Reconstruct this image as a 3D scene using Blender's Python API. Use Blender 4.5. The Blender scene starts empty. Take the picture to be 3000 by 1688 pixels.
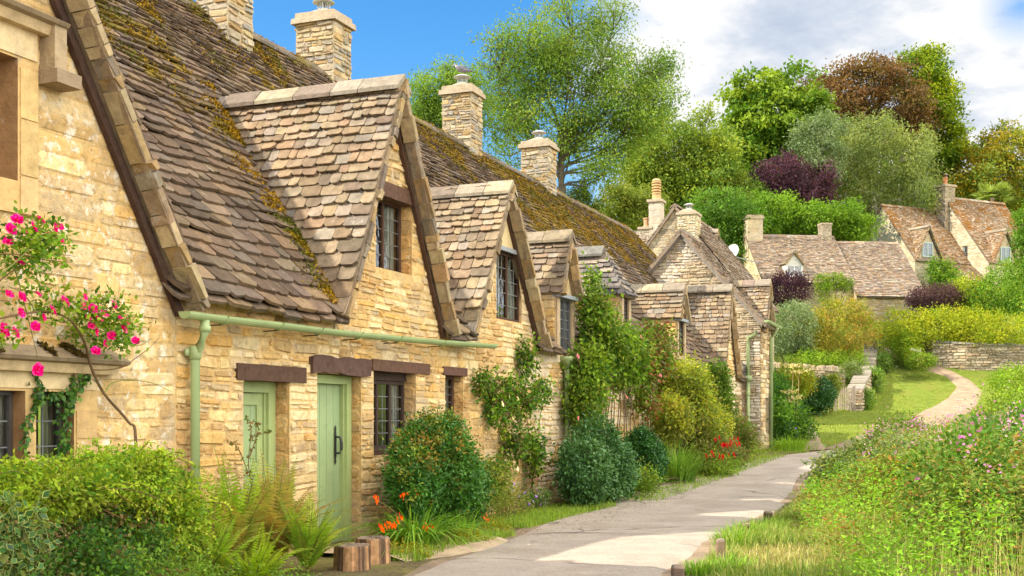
import bpy, math, random
import numpy as np
from mathutils import Vector
from mathutils.geometry import tessellate_polygon
rng = np.random.default_rng(11)
R = random.Random(5)
scn = bpy.context.scene
COL = scn.collection
# ------------------------------------------------------------------ frame of the place
E, FL, CX, CY = 1.35, 3000.0, 1288.0, 1050.0        # eye height; lens; principal point of the surveyed photograph
TH = math.radians(22.0)
D = np.array([math.sin(TH), math.cos(TH), 0.0])      # along the row
N = np.array([-math.cos(TH), math.sin(TH), 0.0])     # from the road into the houses
Zv = np.array([0, 0, 1.0])
O0 = np.array([-1.908, 12.5, 0.0])
def A(*v): return np.array(v, float)
def W(s, t, z): return O0 + D * s + N * t + Zv * z
def S(px, t=0.0):
    k = (px - CX) / FL
    return (k * (O0[1] + N[1] * t) - O0[0] - N[0] * t) / (D[0] - k * D[1])
def YY(s, t): return O0[1] + D[1] * s + N[1] * t
def PZ(py, s, t=0.0): return E + (CY - py) / FL * YY(s, t)
def wp(px, py, t=0.0):
    s = S(px, t); return W(s, t, PZ(py, s, t))
def PX(px, py, Y): return A((px - CX) / FL * Y, Y, E + (CY - py) / FL * Y)
def unit(v):
    v = np.asarray(v, float); return v / max(1e-9, np.linalg.norm(v))
_py = [-400, 19, 35, 48, 54, 60, 66, 69, 72, 80, 100, 140, 260, 900]
_pz = [0, 0, .5, 1.3, 1.7, 3.2, 4.9, 6.4, 8.0, 9.8, 13, 18, 28, 30]
def th(x, y):
    x = np.asarray(x, float); y = np.asarray(y, float)
    z = sum(np.interp(y + d, _py, _pz) for d in (-1.6, -.8, 0, .8, 1.6)) / 5
    return z + .03 * np.sin(x * .9 + y * .5) * np.clip((y - 36) / 10, 0, 1)
def GP(px, py):                                       # where a line of sight meets the terrain
    k, m = (px - CX) / FL, (CY - py) / FL
    ys = np.arange(4, 130, .05); d = E + m * ys - th(k * ys, ys)
    i = int(np.argmax(d < 0)); y = ys[i]
    return A(k * y, y, float(th(k * y, y)))
# ------------------------------------------------------------------ value noise
_T = rng.random((64, 64, 64))
def vnoise(P, f=1.0):
    P = np.atleast_2d(np.asarray(P, float)) * f
    i = np.floor(P).astype(int); u = P - i; u = u * u * (3 - 2 * u); i0 = i % 64; i1 = (i + 1) % 64
    r = 0
    for a in (0, 1):
        for b in (0, 1):
            for c in (0, 1):
                w = (u[:, 0] if a else 1 - u[:, 0]) * (u[:, 1] if b else 1 - u[:, 1]) * (u[:, 2] if c else 1 - u[:, 2])
                r = r + w * _T[(i1 if a else i0)[:, 0], (i1 if b else i0)[:, 1], (i1 if c else i0)[:, 2]]
    return r
def fn(P, f): return .6 * vnoise(P, f) + .3 * vnoise(P, f * 2.3) + .1 * vnoise(P, f * 5.1)
def cj(lo, hi, c):
    m = R.uniform(lo, hi); return tuple(x * m * R.uniform(.97, 1.03) for x in c)
def n1(x, y, z, f=1.0): return float(fn([[x, y, z]], f)[0])
# ------------------------------------------------------------------ materials
def mat(name):
    m = bpy.data.materials.new(name); m.use_nodes = True
    nt = m.node_tree; return m, nt, nt.nodes['Principled BSDF']
def nd(nt, typ, **kw):
    n = nt.nodes.new(typ)
    for k, v in kw.items():
        if k[0] == '_': setattr(n, k[1:], v)
        else: n.inputs[k].default_value = v
    return n
def noise(nt, vec, scale, detail=4, rough=.6):
    n = nd(nt, 'ShaderNodeTexNoise', Scale=scale, Detail=detail, Roughness=rough)
    nt.links.new(vec, n.inputs['Vector']); return n.outputs['Fac']
def ramp(nt, fac, stops):
    r = nt.nodes.new('ShaderNodeValToRGB'); nt.links.new(fac, r.inputs['Fac'])
    e = r.color_ramp.elements
    while len(e) < len(stops): e.new(.5)
    for q, (p, c) in zip(e, stops):
        q.position = p; q.color = (*c, 1) if len(c) == 3 else c
    return r.outputs['Color']
def g3(v): return (v, v, v)
def mixc(nt, fac, a, b, mode='MIX'):
    m = nt.nodes.new('ShaderNodeMix'); m.data_type = 'RGBA'; m.blend_type = mode
    for k, v in ((0, fac), (6, a), (7, b)):
        if hasattr(v, 'is_linked'): nt.links.new(v, m.inputs[k])
        else: m.inputs[k].default_value = v if k == 0 else (*v, 1)
    return m.outputs[2]
def bump(nt, bsdf, fac, strength, dist):
    b = nd(nt, 'ShaderNodeBump', Strength=strength, Distance=dist)
    nt.links.new(fac, b.inputs['Height']); nt.links.new(b.outputs['Normal'], bsdf.inputs['Normal'])
def colmat(name, rough=.85, var=(.7, 1.25), scale=9.0, bstr=.5, bdist=.01, spec=.25, lichen=None, layers=()):
    m, nt, b = mat(name)
    at = nd(nt, 'ShaderNodeAttribute', _attribute_name='Col'); tc = nt.nodes.new('ShaderNodeTexCoord'); v = tc.outputs['Object']
    n1_ = noise(nt, v, scale, 6, .65)
    c = mixc(nt, 1.0, at.outputs['Color'], ramp(nt, n1_, [(.25, g3(var[0])), (.75, g3(var[1]))]), 'MULTIPLY')
    for sc, lo, hi, colr, amt in layers:
        n2 = noise(nt, v, sc, 6, .7)
        c = mixc(nt, ramp(nt, n2, [(lo, g3(0)), (hi, g3(amt))]), c, colr)
    nt.links.new(c, b.inputs['Base Color']); b.inputs['Roughness'].default_value = rough
    b.inputs['Specular IOR Level'].default_value = spec
    if bstr: bump(nt, b, noise(nt, v, scale * 3, 5, .7), bstr, bdist)
    return m
def stonemat(name, lich=(.60, .68, .8), white=(.80, .76, .68), orange=.65, wsc=6.5, own=.62):
    m, nt, b = mat(name); at = nd(nt, 'ShaderNodeAttribute', _attribute_name='Col'); tc = nt.nodes.new('ShaderNodeTexCoord'); v = tc.outputs['Object']
    wn = nd(nt, 'ShaderNodeTexNoise', Scale=9.0, Detail=3); nt.links.new(v, wn.inputs['Vector'])
    wv = nt.nodes.new('ShaderNodeMix'); wv.data_type = 'VECTOR'; wv.inputs[0].default_value = .06; nt.links.new(v, wv.inputs[4]); nt.links.new(wn.outputs['Color'], wv.inputs[5]); vv = wv.outputs[1]
    body = ramp(nt, noise(nt, vv, 3.1, 8, .72), [(.28, (.34, .22, .10)), (.39, (.62, .39, .14)), (.47, (.80, .61, .33)), (.56, (.74, .51, .22)), (.64, (.62, .50, .33)), (.74, (.40, .33, .24))])
    c = mixc(nt, own, body, at.outputs['Color'])
    c = mixc(nt, 1.0, c, ramp(nt, noise(nt, vv, 17, 8, .75), [(.30, g3(.45)), (.46, g3(.98)), (.75, g3(1.22))]), 'MULTIPLY')
    c = mixc(nt, ramp(nt, noise(nt, v, wsc, 7, .75), [(lich[0], g3(0)), (lich[1], g3(lich[2]))]), c, white)
    c = mixc(nt, ramp(nt, noise(nt, vv, 4.4, 7, .75), [(.60, g3(0)), (.68, g3(orange))]), c, (.56, .28, .05))
    c = mixc(nt, ramp(nt, noise(nt, vv, 11, 6, .8), [(.61, g3(0)), (.70, g3(.65))]), c, (.16, .11, .07))
    c = mixc(nt, ramp(nt, noise(nt, vv, 1.15, 7, .72), [(.50, g3(0)), (.64, g3(.62))]), c, (.43, .365, .28))
    c = mixc(nt, ramp(nt, noise(nt, vv, 2.1, 8, .75), [(.60, g3(0)), (.70, g3(.5))]), c, (.30, .20, .11))
    c = mixc(nt, 1.0, c, (1.02, .955, .84), 'MULTIPLY')
    nt.links.new(c, b.inputs['Base Color']); b.inputs['Roughness'].default_value = .95; b.inputs['Specular IOR Level'].default_value = .08
    bump(nt, b, noise(nt, vv, 16, 8, .75), 1.0, .03); return m
M_STONE = stonemat('limestone_rubble'); M_LICHEN = stonemat('lichened_limestone', (.545, .605, .85), (.84, .81, .74), .8, 8.5, .5)
M_STONE2 = colmat('limestone_plain', .95, (.7, 1.2), 8, .8, .015, .1,
    layers=((3.1, .58, .70, (.30, .24, .18), .5), (9, .64, .72, (.72, .70, .64), .6)))
M_FARSTONE = colmat('far_limestone', .95, (.72, 1.2), 2.5, .8, .05, .1, layers=((6, .55, .65, (.30, .24, .18), .5), (1.4, .55, .7, (.64, .58, .46), .5)))
M_TILE = colmat('stone_slate', .9, (.62, 1.3), 11, .8, .012, .15,
    layers=((5, .62, .70, (.40, .36, .30), .7), (13, .66, .72, (.55, .53, .48), .7), (3.3, .64, .76, (.075, .065, .06), .6)))
M_WOOD = colmat('oak_timber', .8, (.6, 1.3), 18, .6, .006, .2)
M_PAINT = colmat('green_paint', .5, (.86, 1.08), 3, .12, .003, .35, layers=((5, .58, .74, (.18, .20, .11), .6), (30, .64, .72, (.28, .22, .14), .6)))
M_PLAIN = colmat('plain_finish', .7, (.85, 1.1), 6, .15, .003, .3)
M_METAL = colmat('metal', .45, (.8, 1.1), 10, .1, .002, .6)
M_MOSS = colmat('moss', 1.0, (.6, 1.3), 20, 0, .01, 0)
M_BARK = colmat('bark', .95, (.6, 1.3), 6, .7, .02, .1)
def leafmat(name, tr=.32, spec=.3, rough=.5):
    m, nt, b = mat(name)
    at = nd(nt, 'ShaderNodeAttribute', _attribute_name='Col')
    b.inputs['Roughness'].default_value = rough; b.inputs['Specular IOR Level'].default_value = spec
    t = nt.nodes.new('ShaderNodeBsdfTranslucent'); mx = nt.nodes.new('ShaderNodeMixShader'); mx.inputs[0].default_value = tr
    hs = nd(nt, 'ShaderNodeHueSaturation', Saturation=1.05, Value=1.3); nt.links.new(at.outputs['Color'], hs.inputs['Color']); ac = hs.outputs[0]
    nt.links.new(ac, b.inputs['Base Color'])
    nt.links.new(mixc(nt, 1.0, ac, (1.25, 1.25, .6), 'MULTIPLY'), t.inputs['Color'])
    nt.links.new(b.outputs[0], mx.inputs[1]); nt.links.new(t.outputs[0], mx.inputs[2])
    nt.links.new(mx.outputs[0], nt.nodes['Material Output'].inputs['Surface'])
    return m
M_LEAF = leafmat('leaf', .36, .12, .6); M_GLOSSLEAF = leafmat('glossy_leaf', .2, .25, .42); M_GRASS = leafmat('grass_blade', .35, .2, .6); M_PETAL = leafmat('petal', .35, .1, .7)
def clearglass():
    m, nt, b = mat('leaded_glass'); tc = nt.nodes.new('ShaderNodeTexCoord')
    gl = nd(nt, 'ShaderNodeBsdfGlossy', Roughness=.03); tr = nt.nodes.new('ShaderNodeBsdfTransparent'); tr.inputs[0].default_value = (.80, .85, .82, 1); mx = nt.nodes.new('ShaderNodeMixShader')
    fr = nd(nt, 'ShaderNodeFresnel', IOR=2.0); nt.links.new(fr.outputs[0], mx.inputs[0]); nt.links.new(tr.outputs[0], mx.inputs[1]); nt.links.new(gl.outputs[0], mx.inputs[2])
    bb = nd(nt, 'ShaderNodeBump', Strength=.3, Distance=.03); nt.links.new(noise(nt, tc.outputs['Object'], 6, 2), bb.inputs['Height']); nt.links.new(bb.outputs['Normal'], gl.inputs['Normal'])
    nt.links.new(mx.outputs[0], nt.nodes['Material Output'].inputs['Surface']); return m
M_CLEAR = clearglass()
def glassmat():
    m, nt, b = mat('window_glass')
    tc = nt.nodes.new('ShaderNodeTexCoord')
    b.inputs['Base Color'].default_value = (.035, .045, .045, 1); b.inputs['Roughness'].default_value = .06
    b.inputs['Specular IOR Level'].default_value = .9; b.inputs['IOR'].default_value = 1.7
    bump(nt, b, noise(nt, tc.outputs['Object'], 5, 2), .25, .03)
    return m
M_GLASS = glassmat()
# ------------------------------------------------------------------ mesh helpers
ROOT = {}
def rootloc(p):
    return ROOT.get(p.name, A(0, 0, 0)) if p is not None else A(0, 0, 0)
class MB:
    def __init__(s): s.v = []; s.f = []; s.c = []
    def add(s, vs, fs, col):
        b = len(s.v); s.v.extend(vs)
        for f in fs:
            s.f.append(tuple(b + i for i in f)); s.c.append(col)
    def quad(s, a, b, c, d, col): s.add([a, b, c, d], [(0, 1, 2, 3)], col)
    def hexa(s, p, col): s.add(p, [(0, 3, 2, 1), (4, 5, 6, 7), (0, 1, 5, 4), (1, 2, 6, 5), (2, 3, 7, 6), (3, 0, 4, 7)], col)
    def box(s, o, x, y, z, col):
        o = np.asarray(o, float); s.hexa([o, o + x, o + x + y, o + y, o + z, o + x + z, o + x + y + z, o + y + z], col)
    def tube(s, pts, rad, col, n=6, cap=True):
        pts = [np.asarray(p, float) for p in pts]; b = len(s.v); m = len(pts)
        for i, p in enumerate(pts):
            d = unit(pts[min(i + 1, m - 1)] - pts[max(i - 1, 0)])
            u = unit(np.cross(d, A(.31, .17, .93) if abs(d[2]) < .95 else A(1, 0, 0))); w = np.cross(d, u)
            r = rad[i] if hasattr(rad, '__len__') else rad
            for j in range(n):
                a = 2 * math.pi * j / n; s.v.append(p + (u * math.cos(a) + w * math.sin(a)) * r)
        for i in range(m - 1):
            for j in range(n):
                k = (j + 1) % n; s.f.append((b + i * n + j, b + i * n + k, b + (i + 1) * n + k, b + (i + 1) * n + j)); s.c.append(col)
        if cap:
            s.f.append(tuple(b + j for j in range(n))[::-1]); s.c.append(col)
            s.f.append(tuple(b + (m - 1) * n + j for j in range(n))); s.c.append(col)
    def lathe(s, o, prof, col, n=14, ax=None):
        o = np.asarray(o, float)
        s.tube([o + Zv * z for r, z in prof], [r for r, z in prof], col, n)
    def build(s, name, m, parent=None, smooth=False):
        if not s.v: return None
        off = rootloc(parent)
        me = bpy.data.meshes.new(name)
        me.from_pydata([tuple(np.asarray(p) - off) for p in s.v], [], s.f)
        a = me.attributes.new('Col', 'FLOAT_COLOR', 'FACE')
        a.data.foreach_set('color', np.array([(c[0], c[1], c[2], 1) for c in s.c], np.float32).ravel())
        me.materials.append(m)
        if smooth: me.polygons.foreach_set('use_smooth', [True] * len(me.polygons))
        o = bpy.data.objects.new(name, me); COL.objects.link(o)
        if parent is not None: o.parent = parent; ROOT[o.name] = off
        return o
def tag(o, label=None, cat=None, group=None, kind=None):
    for k, v in (('label', label), ('category', cat), ('group', group), ('kind', kind)):
        if v: o[k] = v
    return o
def thing(name, label, cat, loc, group=None):
    o = bpy.data.objects.new(name, None); COL.objects.link(o); o.empty_display_size = .2
    o.location = tuple(loc); ROOT[o.name] = np.asarray(loc, float)
    return tag(o, label, cat, group)
def npmesh(name, V, F, C, m, parent=None):
    off = rootloc(parent); V = (V - off).astype(np.float32); k = F.shape[1]
    me = bpy.data.meshes.new(name); me.vertices.add(len(V)); me.vertices.foreach_set('co', V.ravel())
    me.loops.add(F.size); me.loops.foreach_set('vertex_index', F.astype(np.int32).ravel())
    me.polygons.add(len(F)); me.polygons.foreach_set('loop_start', np.arange(len(F), dtype=np.int32) * k)
    me.update(calc_edges=True)
    a = me.attributes.new('Col', 'FLOAT_COLOR', 'FACE')
    a.data.foreach_set('color', np.concatenate([C, np.ones((len(C), 1))], 1).astype(np.float32).ravel())
    me.materials.append(m)
    o = bpy.data.objects.new(name, me); COL.objects.link(o)
    if parent is not None: o.parent = parent; ROOT[o.name] = off
    return o
def nrm(v): return v / np.maximum(1e-9, np.linalg.norm(v, axis=1, keepdims=True))
def leafmesh(name, P, Dr, Nr, L, Wd, C, m, parent=None):
    Dr = nrm(Dr); sd = nrm(np.cross(Dr, Nr)); up = np.cross(sd, Dr); L = L.reshape(-1, 1); Wd = Wd.reshape(-1, 1)
    n = len(P); V = np.empty((n, 4, 3))
    V[:, 0] = P; V[:, 1] = P + Dr * L * .45 + sd * Wd * .5 + up * Wd * .12; V[:, 2] = P + Dr * L; V[:, 3] = P + Dr * L * .45 - sd * Wd * .5 + up * Wd * .12
    return npmesh(name, V.reshape(-1, 3), np.arange(n * 4).reshape(n, 4), C, m, parent)
def blades(name, P, H, lean, Wd, C, m, parent=None, seg=3, droop=1.0):
    """curved strap leaves or grass blades; lean is a horizontal vector in units of the height"""
    n = len(P); H = H.reshape(-1, 1); Wd = Wd.reshape(-1, 1)
    sd = nrm(np.cross(np.concatenate([lean[:, :2], np.zeros((n, 1))], 1) + rng.normal(0, .02, (n, 3)) * [1, 1, 0], [[0, 0, 1.0]]))
    V = np.empty((n, seg + 1, 2, 3)); lm = np.linalg.norm(lean, axis=1, keepdims=True)
    for i in range(seg + 1):
        q = i / seg
        c = P + lean * H * q ** 1.7 + Zv * H * (q - droop * lm * .55 * q ** 3)
        w = Wd * .5 * (1 - q ** 2 * .93)
        V[:, i, 0] = c - sd * w; V[:, i, 1] = c + sd * w
    b = np.arange(n)[:, None] * (seg + 1) * 2 + np.arange(seg)[None, :] * 2
    F = np.stack([b, b + 1, b + 3, b + 2], -1).reshape(-1, 4)
    return npmesh(name, V.reshape(-1, 3), F, np.repeat(C, seg, 0), m, parent)
def pick(pal, n, t=None):
    pal = np.array(pal); i = rng.integers(0, len(pal), n); j = rng.integers(0, len(pal), n); a = rng.random((n, 1))
    return pal[i] * a + pal[j] * (1 - a)
def jit(C, amt=.22): return np.clip(C * rng.uniform(1 - amt, 1 + amt, (len(C), 1)), 0, 1)
# ------------------------------------------------------------------ scanline filling
def ivals(polys, v):
    xs = []
    for p in polys:
        for i in range(len(p)):
            (u0, v0), (u1, v1) = p[i], p[(i + 1) % len(p)]
            if (v0 <= v) != (v1 <= v): xs.append(u0 + (v - v0) / (v1 - v0) * (u1 - u0))
    xs.sort(); return list(zip(xs[::2], xs[1::2]))
def isect(a, b):
    r = []
    for x0, x1 in a:
        for y0, y1 in b:
            l, h = max(x0, y0), min(x1, y1)
            if h - l > .03: r.append((l, h))
    return r
def stones(mb, polys, fr, hr=(.09, .16), wr=(.14, .42), relief=(.008, .03), pal=None, gap=.012, dens=1.0, tone=None):
    vs = [v for p in polys for u, v in p]; v = min(vs); top = max(vs); ph = R.random() * 9
    wob = lambda x, y: y + .007 * math.sin(x * 3.1 + ph + y * 2) + .004 * math.sin(x * 8.3 + y * 5)
    def one(a, b, c, d):
        if b - a < .02 or d - c < .013: return
        q = min(b - a, d - c); k = lambda: R.uniform(.08, .42) * q; rl = R.uniform(*relief); j = lambda: R.uniform(-.09, .09) * q
        out = [(a + k(), c + j()), (b - k(), c + j()), (b + j(), c + k()), (b + j(), d - k()), (b - k(), d + j()), (a + k(), d + j()), (a + j(), d - k()), (a + j(), c + k())]
        mu, mv = (a + b) / 2, (c + d) / 2; tl = R.uniform(-.3, .3) * rl
        inn = [(mu + (x - mu) * R.uniform(.78, .9), mv + (y - mv) * R.uniform(.7, .86)) for x, y in out]
        col = cj(.78, 1.15, R.choice(pal))
        if tone is not None: col = tone(mu, mv, col)
        mb.add([fr(x, wob(x, y), 0.001) for x, y in out] + [fr(x, wob(x, y), rl + (tl if i < 4 else -tl) + R.uniform(-.12, .12) * rl) for i, (x, y) in enumerate(inn)],
               [tuple(range(8, 16))] + [(i, (i + 1) % 8, 8 + (i + 1) % 8, 8 + i) for i in range(8)], col)
    while v < top - .03:
        h = R.uniform(*hr); h = min(h, top - v)
        for lo, hi in isect(ivals(polys, v + .006), ivals(polys, v + h - .006)):
            u = lo
            while u < hi - .02:
                w = R.uniform(*wr) * (.8 + .5 * h / hr[1])
                if hi - (u + w) < wr[0] * .7: w = hi - u
                g = lambda: gap * R.uniform(.35, 1.25)
                if h > hr[0] * 1.45 and R.random() < .34:
                    m = v + h * R.uniform(.35, .65); x = u + w * R.uniform(.35, .65)
                    if R.random() < .5: one(u + g(), u + w - g(), v + g(), m - g() * .5)
                    else: one(u + g(), x - g(), v + g(), m - g() * .5); one(x + g(), u + w - g(), v + g(), m - g() * .5)
                    if R.random() < .5: one(u + g(), u + w - g(), m + g() * .5, v + h - g())
                    else: one(u + g(), x - g(), m + g() * .5, v + h - g()); one(x + g(), u + w - g(), m + g() * .5, v + h - g())
                else: one(u + g(), u + w - g(), v + g(), v + h - g())
                u += w
        v += h
def tiles(mb, poly, fr, e0=.22, e1=.11, wr=(.16, .38), pal=None, lift=.045, skip=None, tint=None, thick=.035):
    vs = [v for u, v in poly]; v = min(vs); v0_ = v; top = max(vs)
    while v < top - .02:
        q = (v - v0_) / max(.1, top - v0_); e = (e0 * (1 - q) + e1 * q) * R.uniform(.85, 1.15)
        sc = .55 + .45 * (1 - q) if e0 > .13 else 1
        iv = ivals([poly], min(v + e * .5, top - .005)); ph = R.uniform(-.15, .1)
        for lo, hi in iv:
            u = lo + ph * 0
            while u < hi - .01:
                w = R.uniform(*wr) * sc
                if hi - (u + w) < wr[0] * sc * .7: w = hi - u
                mu = u + w / 2
                if not (skip and skip(mu, v + e * .3)):
                    g = R.uniform(.002, .007); a, b = u + g, u + w - g; dv = R.uniform(-.016, .016) - .01; c = min(w, e) * R.uniform(.06, .28); c2 = min(w, e) * R.uniform(.06, .28)
                    hl = lift * R.uniform(.75, 1.35); hs = R.uniform(-.006, .006); t = thick * R.uniform(.7, 1.2); up = min(v + e * 1.3, top + .02)
                    P = [(a, v + dv + c, hl - hs), (a + c * 1.1, v + dv + R.uniform(-.004, .006), hl - hs), (b - c2 * 1.1, v + dv + R.uniform(-.004, .006), hl + hs), (b, v + dv + c2, hl + hs), (b, up, .008), (a, up, .008)]
                    T = [fr(*p) for p in P]; Bq = [fr(x, y, h - t) for x, y, h in P[:4]] + [fr(b, up, -.012), fr(a, up, -.012)]
                    col = cj(.78, 1.2, R.choice(pal))
                    if tint: col = tint(mu, v, col)
                    mb.add(T + Bq, [(0, 1, 2, 3, 4, 5), (0, 6, 7, 1), (1, 7, 8, 2), (2, 8, 9, 3), (3, 9, 10, 4), (5, 11, 6, 0)], col)
                u += w
        v += e
def wallpoly(mb, polys, fr, depth, col, rev=None):
    """a wall face with openings, its reveals and its rim; fr(u, v, h): h out of the wall"""
    vs = sorted({round(v, 5) for q in polys for u, v in q})
    for v0, v1 in zip(vs[:-1], vs[1:]):
        if v1 - v0 < 2e-4: continue
        e = (v1 - v0) * 1e-3
        for (a, b), (c, d) in zip(ivals(polys, v0 + e), ivals(polys, v1 - e)): mb.quad(fr(a, v0, 0), fr(b, v0, 0), fr(d, v1, 0), fr(c, v1, 0), col)
    for k, q in enumerate(polys):
        for i in range(len(q)):
            a, b = q[i], q[(i + 1) % len(q)]
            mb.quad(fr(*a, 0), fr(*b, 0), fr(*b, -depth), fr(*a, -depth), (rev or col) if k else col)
def rect(a, b, c, d): return [(a, c), (b, c), (b, d), (a, d)]
# ------------------------------------------------------------------ palettes (linear base colours)
P_WALL = [(.66, .46, .20), (.60, .40, .16), (.72, .55, .29), (.52, .33, .13), (.62, .36, .10), (.50, .42, .30), (.80, .68, .44), (.34, .22, .11), (.76, .62, .36), (.44, .36, .26)]
P_WALLB = [(.58, .42, .21), (.50, .34, .15), (.62, .47, .26), (.44, .29, .13), (.50, .40, .26), (.34, .24, .14), (.68, .55, .34)]
P_CHIM = [(.46, .37, .24), (.40, .33, .23), (.50, .38, .21), (.36, .32, .26), (.46, .31, .14), (.52, .43, .29)]
P_LIGHT = [(.50, .40, .26), (.46, .36, .23), (.54, .44, .30), (.42, .31, .18), (.38, .30, .21)]
MORTAR = (.54, .39, .19); MORTAR2 = (.50, .40, .25)
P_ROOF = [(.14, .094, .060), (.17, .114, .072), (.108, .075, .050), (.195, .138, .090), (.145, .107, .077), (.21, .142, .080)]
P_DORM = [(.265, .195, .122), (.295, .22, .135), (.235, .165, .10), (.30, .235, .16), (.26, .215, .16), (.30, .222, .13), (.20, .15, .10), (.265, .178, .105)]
P_FROOF = [(.27, .20, .135), (.235, .17, .12), (.31, .235, .16), (.20, .15, .11), (.29, .24, .185), (.26, .175, .105)]
P_FROOF2 = [(.30, .20, .115), (.26, .165, .09), (.33, .235, .145), (.22, .14, .075), (.34, .27, .19), (.28, .155, .065)]
TIMBER = (.085, .045, .028); GREEN = (.33, .40, .16); DARKWOOD = (.06, .038, .028)
def pbox(mb, P, s0, s1, t0, t1, z0, z1, col):
    mb.hexa([P(s0, t0, z0), P(s1, t0, z0), P(s1, t1, z0), P(s0, t1, z0), P(s0, t0, z1), P(s1, t0, z1), P(s1, t1, z1), P(s0, t1, z1)], col)
def facade(P, t0=0.0): return lambda u, v, h: P(u, t0 - h, v)
def sideface(P, s0): return lambda u, v, h: P(s0 - h, u, v)      # faces down the row; u runs along t
def plane(o, U, V):
    o = np.asarray(o, float); U = unit(U); V = unit(V); n = unit(np.cross(U, V))
    if n[2] < 0: n = -n
    return lambda u, v, h: o + U * u + V * v + n * h
def slab(mb, poly, fr, col, h0=-.07, h1=-.005):
    n = len(poly)
    mb.add([fr(u, v, h0) for u, v in poly] + [fr(u, v, h1) for u, v in poly],
           [tuple(range(n))[::-1], tuple(range(n, 2 * n))] + [(i, (i + 1) % n, n + (i + 1) % n, n + i) for i in range(n)], col)
def ridge_caps(mb, a, b, side, pal, w=.17, l=(.32, .55), drop=.16):
    a, b = np.asarray(a, float), np.asarray(b, float); d = unit(b - a); L = np.linalg.norm(b - a); sd = unit(side); x = 0.0
    while x < L - .05:
        q = R.uniform(*l); q = L - x if L - (x + q) < .18 else q
        p0 = a + d * (x + .006); p1 = a + d * (x + q - .006); up = Zv * R.uniform(.035, .06); col = cj(.8, 1.2, R.choice(pal))
        lo = lambda p, k, o: p + sd * k * w - Zv * (drop - o)
        mb.add([lo(p0, -1, .045), p0 + up, lo(p0, 1, .045), lo(p1, -1, .045), p1 + up, lo(p1, 1, .045),
                lo(p0, -1, 0), p0 - Zv * .03, lo(p0, 1, 0), lo(p1, -1, 0), p1 - Zv * .03, lo(p1, 1, 0)],
               [(0, 1, 4, 3), (1, 2, 5, 4), (0, 6, 7, 1), (1, 7, 8, 2), (3, 4, 10, 9), (4, 5, 11, 10), (0, 3, 9, 6), (2, 8, 11, 5)], col)
        x += q
def window(parent, P, s0, s1, z0, z1, t, lights=2, cols=3, rows=4, fcol=TIMBER, lead=(.2, .2, .19), fw=.04, names=('window', 'pane'), mull=None, m=None, curtain=False):
    f = MB(); d = .026
    for a, b, c, e in ((s0, s1, z0, z0 + fw), (s0, s1, z1 - fw, z1), (s0, s0 + fw, z0 + fw, z1 - fw), (s1 - fw, s1, z0 + fw, z1 - fw)):
        pbox(f, P, a, b, t - d, t + d, c, e, fcol)
    w = (s1 - s0 - 2 * fw); mw = mull or fw
    for i in range(1, lights):
        x = s0 + fw + w * i / lights; pbox(f, P, x - mw / 2, x + mw / 2, t - d * .9, t + d * .9, z0 + fw, z1 - fw, fcol)
    for i in range(lights):
        a = s0 + fw + w * i / lights + (mw / 2 if i else 0); b = s0 + fw + w * (i + 1) / lights - (mw / 2 if i < lights - 1 else 0)
        for j in range(1, cols):
            x = a + (b - a) * j / cols; pbox(f, P, x - .0045, x + .0045, t - .005, t + .005, z0 + fw, z1 - fw, lead)
        for j in range(1, rows):
            x = z0 + fw + (z1 - z0 - 2 * fw) * j / rows; pbox(f, P, a, b, t - .006, t + .005, x - .005, x + .005, lead)
    fo = f.build(names[0], m or M_WOOD, parent)
    g = MB(); g.quad(P(s0 + fw * .5, t, z0 + fw * .5), P(s1 - fw * .5, t, z0 + fw * .5), P(s1 - fw * .5, t, z1 - fw * .5), P(s0 + fw * .5, t, z1 - fw * .5), (.03, .03, .03))
    g.build(names[1], M_CLEAR if curtain else M_GLASS, fo if len(names) == 2 else parent)
    if curtain:
        k = MB(); n = 40; w_ = s1 - s0
        for a, b in ((0, R.uniform(.32, .46)), (R.uniform(.58, .7), 1)):
            for i in range(n):
                x0, x1 = s0 + w_ * (a + (b - a) * i / n), s0 + w_ * (a + (b - a) * (i + 1) / n); y0, y1 = [t + .07 + .022 * math.sin(x * 75) + .01 * math.sin(x * 190) for x in (x0, x1)]
                k.quad(P(x0, y0, z0), P(x1, y1, z0), P(x1, y1, z1), P(x0, y0, z1), (.88, .86, .78))
        k.quad(P(s0 - .1, t + .3, z0 - .1), P(s1 + .1, t + .3, z0 - .1), P(s1 + .1, t + .3, z1 + .1), P(s0 - .1, t + .3, z1 + .1), (.05, .045, .035))  # near-black sheet behind the curtains, painted dark for the unlit room
        k.build('curtain', M_PLAIN, fo if len(names) == 2 else parent)
    return fo
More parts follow.
